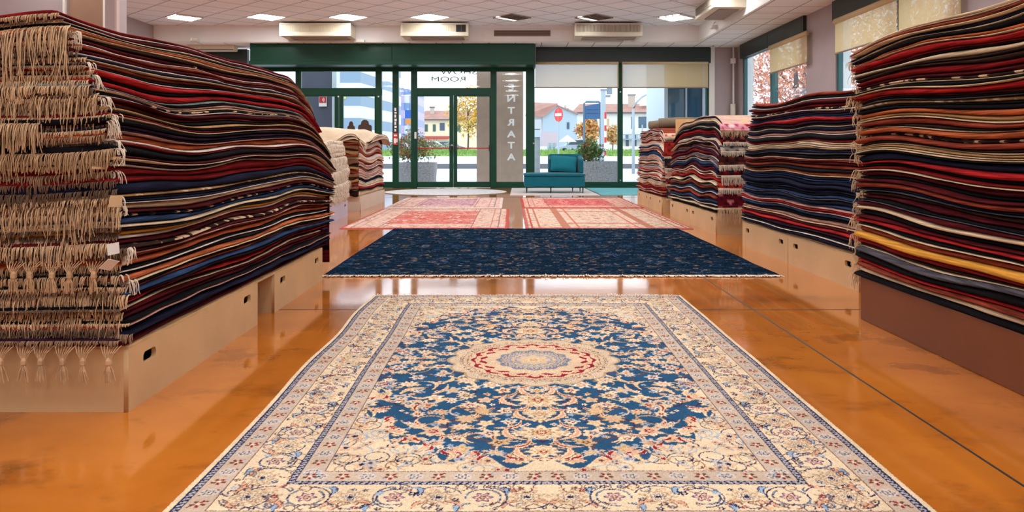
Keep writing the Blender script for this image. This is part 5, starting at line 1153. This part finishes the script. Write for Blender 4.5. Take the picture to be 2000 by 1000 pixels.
# gabled blue house
Yg = 96; o = empty('house', (X(1088, Yg), Yg, 0)); tag(o, 'pale blue gabled house behind the no entry sign', 'house', 'houses across the road'); ox = o.location.x
def gx(px): return X(px, Yg)-ox
wl = MB(); wl.poly([(gx(1060), 0, .3), (gx(1127), 0, .3), (gx(1127), 0, Z(220, Yg)), (gx(1111), 0, Z(212, Yg)), (gx(1088), 0, Z(207, Yg)), (gx(1060), 0, Z(226, Yg))], (0, 9, 0)); wl.build('wall', M_wallb, o)
MB().box(gx(1030), gx(1060), .4, 9, .3, Z(226, Yg)).build('wing', mat('white_house_render', rgb(222, 224, 228), .9), o)
r_ = MB(); r_.poly([(gx(1026), -.4, Z(228, Yg)), (gx(1062), -.4, Z(228, Yg)), (gx(1089), -.4, Z(206, Yg)), (gx(1034), 4.0, Z(203, Yg+4))], (0, .05, .25)); r_.poly([(gx(1086), -.3, Z(206, Yg)), (gx(1089), -.3, Z(205, Yg)), (gx(1130), -.3, Z(222, Yg)), (gx(1129), -.3, Z(224, Yg))], (0, 9.4, 0)); ro = r_.build('roof', M_roof, o)
MB().box(gx(1084), gx(1087), 1, 1.4, Z(212, Yg), Z(201, Yg)).build('chimney', M_chim, ro); MB().box(gx(1103.5), gx(1107.5), 1, 1.5, Z(215, Yg), Z(205, Yg)).build('chimney', M_chim, ro)
for (a, b_, c_, d_, mm) in ((1107, 1112, 239, 252, M_win), (1044, 1052, 235, 247, M_win), (1107, 1110, 212, 216, M_win)): MB().box(gx(a), gx(b_), -.06, .05, Z(d_, Yg), Z(c_, Yg)).build('window', mm, o)
MB().box(gx(1058), gx(1090), -.05, .02, Z(292, Yg), Z(258, Yg)).build('pink_panel', mat('faded_pink_render', rgb(200, 182, 188), .9), o)
# white boundary wall with gates, market umbrella, parked cars
Yv = 70; o = MB().box(X(1043, Yv), X(1330, Yv), Yv, Yv+.3, .5, Z(286, Yv)).build('boundary_wall', M_letter); tag(o, 'low white boundary wall across the road behind the grass', 'wall')
f = MB()
for k in range(9): f.box(X(1070, Yv-.2), X(1087, Yv-.2), Yv-.25, Yv-.15, Z(294-1.7*k, Yv), Z(293-1.7*k, Yv))
gt = f.build('louvred_gate', mat('grey_green_gate', rgb(120, 160, 160), .6)); tag(gt, 'grey green slatted gate in the white boundary wall', 'gate'); f = MB()
for q in (1070, 1078, 1087): f.box(X(q, Yv-.2)-.06, X(q, Yv-.2)+.06, Yv-.27, Yv-.13, .5, Z(279, Yv))
f.build('post', M_pole, gt)
Yu = 58; o = empty('parasol', (X(1108, Yu), Yu, 0.0)); tag(o, 'white market parasol across the road below the blue house', 'parasol'); w_ = X(1126, Yu)-X(1108, Yu)
v = [(0, 0, Z(263.5, Yu))]+[(w_*math.cos(k*math.pi/4), w_*math.sin(k*math.pi/4), Z(277, Yu)) for k in range(8)]; MB().add(v, [(0, 1+k, 1+(k+1) % 8) for k in range(8)]).build('canopy', M_letter, o); MB().tube([(0, 0, -.05), (0, 0, Z(264, Yu))], .04, 8).build('pole', M_pole, o)
def car(x, Y, label, col):
    o = empty('car', (x, Y, .55)); tag(o, label, 'car', 'parked cars'); L = 2.0
    body = [(-2.0, .35), (-1.95, .75), (-1.2, .88), (-.7, 1.35), (.7, 1.38), (1.35, .92), (1.95, .78), (2.0, .35)]
    MB().poly([(a, -.8, z) for a, z in body], (0, 1.6, 0)).build('body', mat('car_paint_%d' % col[0], rgb(*col), .3), o, bevel=.05)
    MB().poly([(-1.0, -.82, .92), (-.62, -.82, 1.28), (.62, -.82, 1.30), (1.12, -.82, .94)], (0, 1.64, 0)).build('window', M_win, o)
    for a in (-1.25, 1.25):
        for y in (-.78, .78): MB().disc((a, y, .33), (0, 1, 0), .32, .2, 18).build('wheel', M_dark, o)
car(X(838, 75), 75, 'pale car parked across the road behind the grass bank, first seen through the door', (206, 212, 216)); car(X(872, 78), 78, 'dark blue grey car parked across the road, near the tree trunk', (110, 124, 140)); car(X(1130, 66), 66, 'silver blue car parked beside the market parasol', (176, 188, 210))
# hedge below the cream house
# banded office blocks
def banded(name, wallc, bandc, per, ph):
    m = bpy.data.materials.new(name); MATS[name] = m; m.use_nodes = True; nt = m.node_tree; N = nt.nodes; L = nt.links; b = N['Principled BSDF']; b.inputs['Roughness'].default_value = .5
    tc = N.new('ShaderNodeTexCoord'); sp = N.new('ShaderNodeSeparateXYZ'); L.new(tc.outputs['Object'], sp.inputs[0]); ml = N.new('ShaderNodeMath'); ml.operation = 'MULTIPLY_ADD'; ml.inputs[1].default_value = 1/per; ml.inputs[2].default_value = ph
    fr = N.new('ShaderNodeMath'); fr.operation = 'FRACT'; gt_ = N.new('ShaderNodeMath'); gt_.operation = 'GREATER_THAN'; gt_.inputs[1].default_value = .52
    L.new(sp.outputs[2], ml.inputs[0]); L.new(ml.outputs[0], fr.inputs[0]); L.new(fr.outputs[0], gt_.inputs[0]); mx = N.new('ShaderNodeMixRGB'); mx.inputs[1].default_value = wallc; mx.inputs[2].default_value = bandc
    L.new(gt_.outputs[0], mx.inputs[0]); L.new(mx.outputs[0], b.inputs['Base Color']); return m
Yo = 62; o = empty('office_block', (X(704, Yo), Yo, 0)); tag(o, 'white office block with blue grey window bands behind the side door', 'building', 'banded office blocks')
pr_ = [(X(640, Yo)-X(704, Yo), 0), (0, 0), (X(762, Yo+9)-X(704, Yo), 9.0), (X(762, Yo+9)-X(704, Yo), 16), (X(640, Yo)-X(704, Yo), 16)]
MB().poly([(a, b_, 0) for a, b_ in pr_], (0, 0, 11)).build('tower', banded('white_blue_bands', rgb(222, 228, 236), rgb(132, 154, 180), 1.86, .06), o)
q = MB(); q.box(X(661, Yo)-X(704, Yo), X(676, Yo)-X(704, Yo), -.08, .02, Z(193, Yo), Z(188, Yo)); q.build('yellow_sign', mat('ochre_sign', rgb(206, 200, 110), .6), o)
Yo2 = 85; o = empty('office_block', (X(782, Yo2), Yo2, 0)); tag(o, 'mauve and blue banded office block between the green posts', 'building', 'banded office blocks')
x_ = lambda px: X(px, Yo2)-X(782, Yo2)
MB().box(x_(765), x_(799), 0, 10, 0, Z(174, Yo2)).build('tower', banded('mauve_white_bands', rgb(216, 220, 236), rgb(120, 150, 196), 1.70, .3), o)
MB().box(x_(749), x_(765), 1, 10, 0, Z(156, Yo2)).build('wing', banded('pale_bands', rgb(222, 230, 242), rgb(150, 176, 208), 1.70, .1), o)
q = MB(); q.box(x_(752), x_(757), .85, 1.05, 0, Z(172, Yo2)); q.box(x_(781), x_(789), -.15, .05, 0, Z(172, Yo2)); q.box(x_(797), x_(811), .5, 9, 0, Z(178, Yo2)); q.build('mauve_pier', banded('mauve_bands', rgb(190, 172, 204), rgb(150, 156, 198), 1.70, .3), o)
# trees
def tree(px, Y, crown_top, crown_bot, wpx, label, cols, seed, n=2400, leaf=.12, bark=(96, 84, 80), branches=9, base=0.0):
    rng = np.random.default_rng(seed); o = empty('tree', (X(px, Y), Y, base)); tag(o, label, 'tree', 'autumn trees outside'); zt, zb_ = Z(crown_top, Y)-base, Z(crown_bot, Y)-base; r = wpx*Y/FOC; t = MB(); H = zt
    tr = max(.06, H*.016); t.tube([(0, 0, 0), (.04, 0, H*.35), (-.03, .05, H*.62), (.02, 0, H*.92)], [tr, tr*.8, tr*.5, tr*.15], 7)
    for k in range(branches):
        a = rng.uniform(0, 6.28); z = zb_+(zt-zb_)*rng.uniform(-.05, .6); l = r*rng.uniform(.6, 1.0); t.tube([(0, 0, z), (l*.5*math.cos(a), l*.5*math.sin(a), z+l*.35), (l*math.cos(a), l*math.sin(a), z+l*.5)], [tr*.4, tr*.25, tr*.08], 5)
        t.tube([(l*.5*math.cos(a), l*.5*math.sin(a), z+l*.35), (l*.7*math.cos(a+.5), l*.7*math.sin(a+.5), z+l*.75)], [tr*.22, tr*.07], 4)
    t.build('trunk', mat('bark_%d' % bark[0], rgb(*bark), .9, 0, .2, 6), o)
    leafy('foliage', o, (0, 0, (zt+zb_)/2), (r, r, (zt-zb_)/2), n, cols, rng, leaf)
tree(914, 52, 178, 262, 38, 'yellow autumn tree behind the double entrance door', [(232, 180, 60), (222, 160, 50), (240, 200, 110), (170, 150, 90)], 51, 1300, .12, base=.9)
tree(1150, 64, 232, 276, 22, 'orange brown small tree below the notice board', [(206, 150, 80), (190, 120, 70), (220, 176, 110)], 52, 900, .2, base=.6)
tree(1196, 70, 246, 280, 16, 'yellowish shrub tree beside the barrier pole', [(214, 170, 110), (200, 160, 100)], 53, 500, .2, base=.6)
o = empty('hedge', (X(858, 56), 56, .70)); tag(o, 'pale green hedge on top of the grass bank below the cream house', 'hedge'); rg = np.random.default_rng(54)
leafy('foliage', o, (0, 0, .2), (2.6, .6, .5), 2200, [(140, 166, 130), (170, 186, 160), (206, 150, 140)], rg, .10); st = MB()
for k in range(12): st.tube([(-2.2+.4*k, 0, -.05), (-2.2+.4*k+.05, .1, .5)], .03, 5)
st.build('stem', mat('bush_stem', rgb(112, 84, 66), .8), o)
AUT = [(214, 130, 100), (230, 156, 122), (196, 116, 112), (238, 192, 170), (176, 116, 124)]
for i, (x, y, zt, zb_, r, lb, n) in enumerate([(10.2, 27.5, 7.6, 1.2, 2.1, 'rust red tree outside the side window, beside the pier corner', 2600), (12.6, 33.0, 8.5, .8, 2.6, 'orange pink tree behind the rust red one outside the side window', 2600),
                                              (11.3, 22.5, 7.0, .9, 1.7, 'russet tree seen below the side blind nearest the corner', 2200), (13.8, 25.8, 8.0, 1.0, 2.2, 'taller russet tree seen beyond the side window mullion', 2400), (13.6, 20.0, 7.2, 1.2, 2.2, 'purple red tree outside the second side window', 2600), (16.5, 20.5, 8, 1.0, 2.6, 'pinkish tree behind the purple red one outside', 2200),
                                              (19.0, 31.0, 9, 1.0, 3.2, 'pale red tree farther along the side street', 2200)]):
    Yq = y; px = CX+x*FOC/y; tree(px, y, HY-(zt-EYE)*FOC/y, HY-(zb_-EYE)*FOC/y, r*FOC/y, lb, [AUT[i % 5], AUT[(i+1) % 5], AUT[(i+3) % 5]], 60+i, int(n*1.9), .085, bark=(104, 98, 104), branches=12)
g = MB(); g.box(XR+.3, 90, -6, 60, -.25, -.04); g.build('side_street', M_pave, kind='structure')
f = MB(); f.box(XR+.07, XR+.252, 17.74, 17.755, -.1, 3.6); f.box(XR+.07, XR+.252, 12.65, 12.665, -.1, 3.6); f.build('trim_10', mat('white_render', rgb(226, 228, 230), .8), kind='structure')
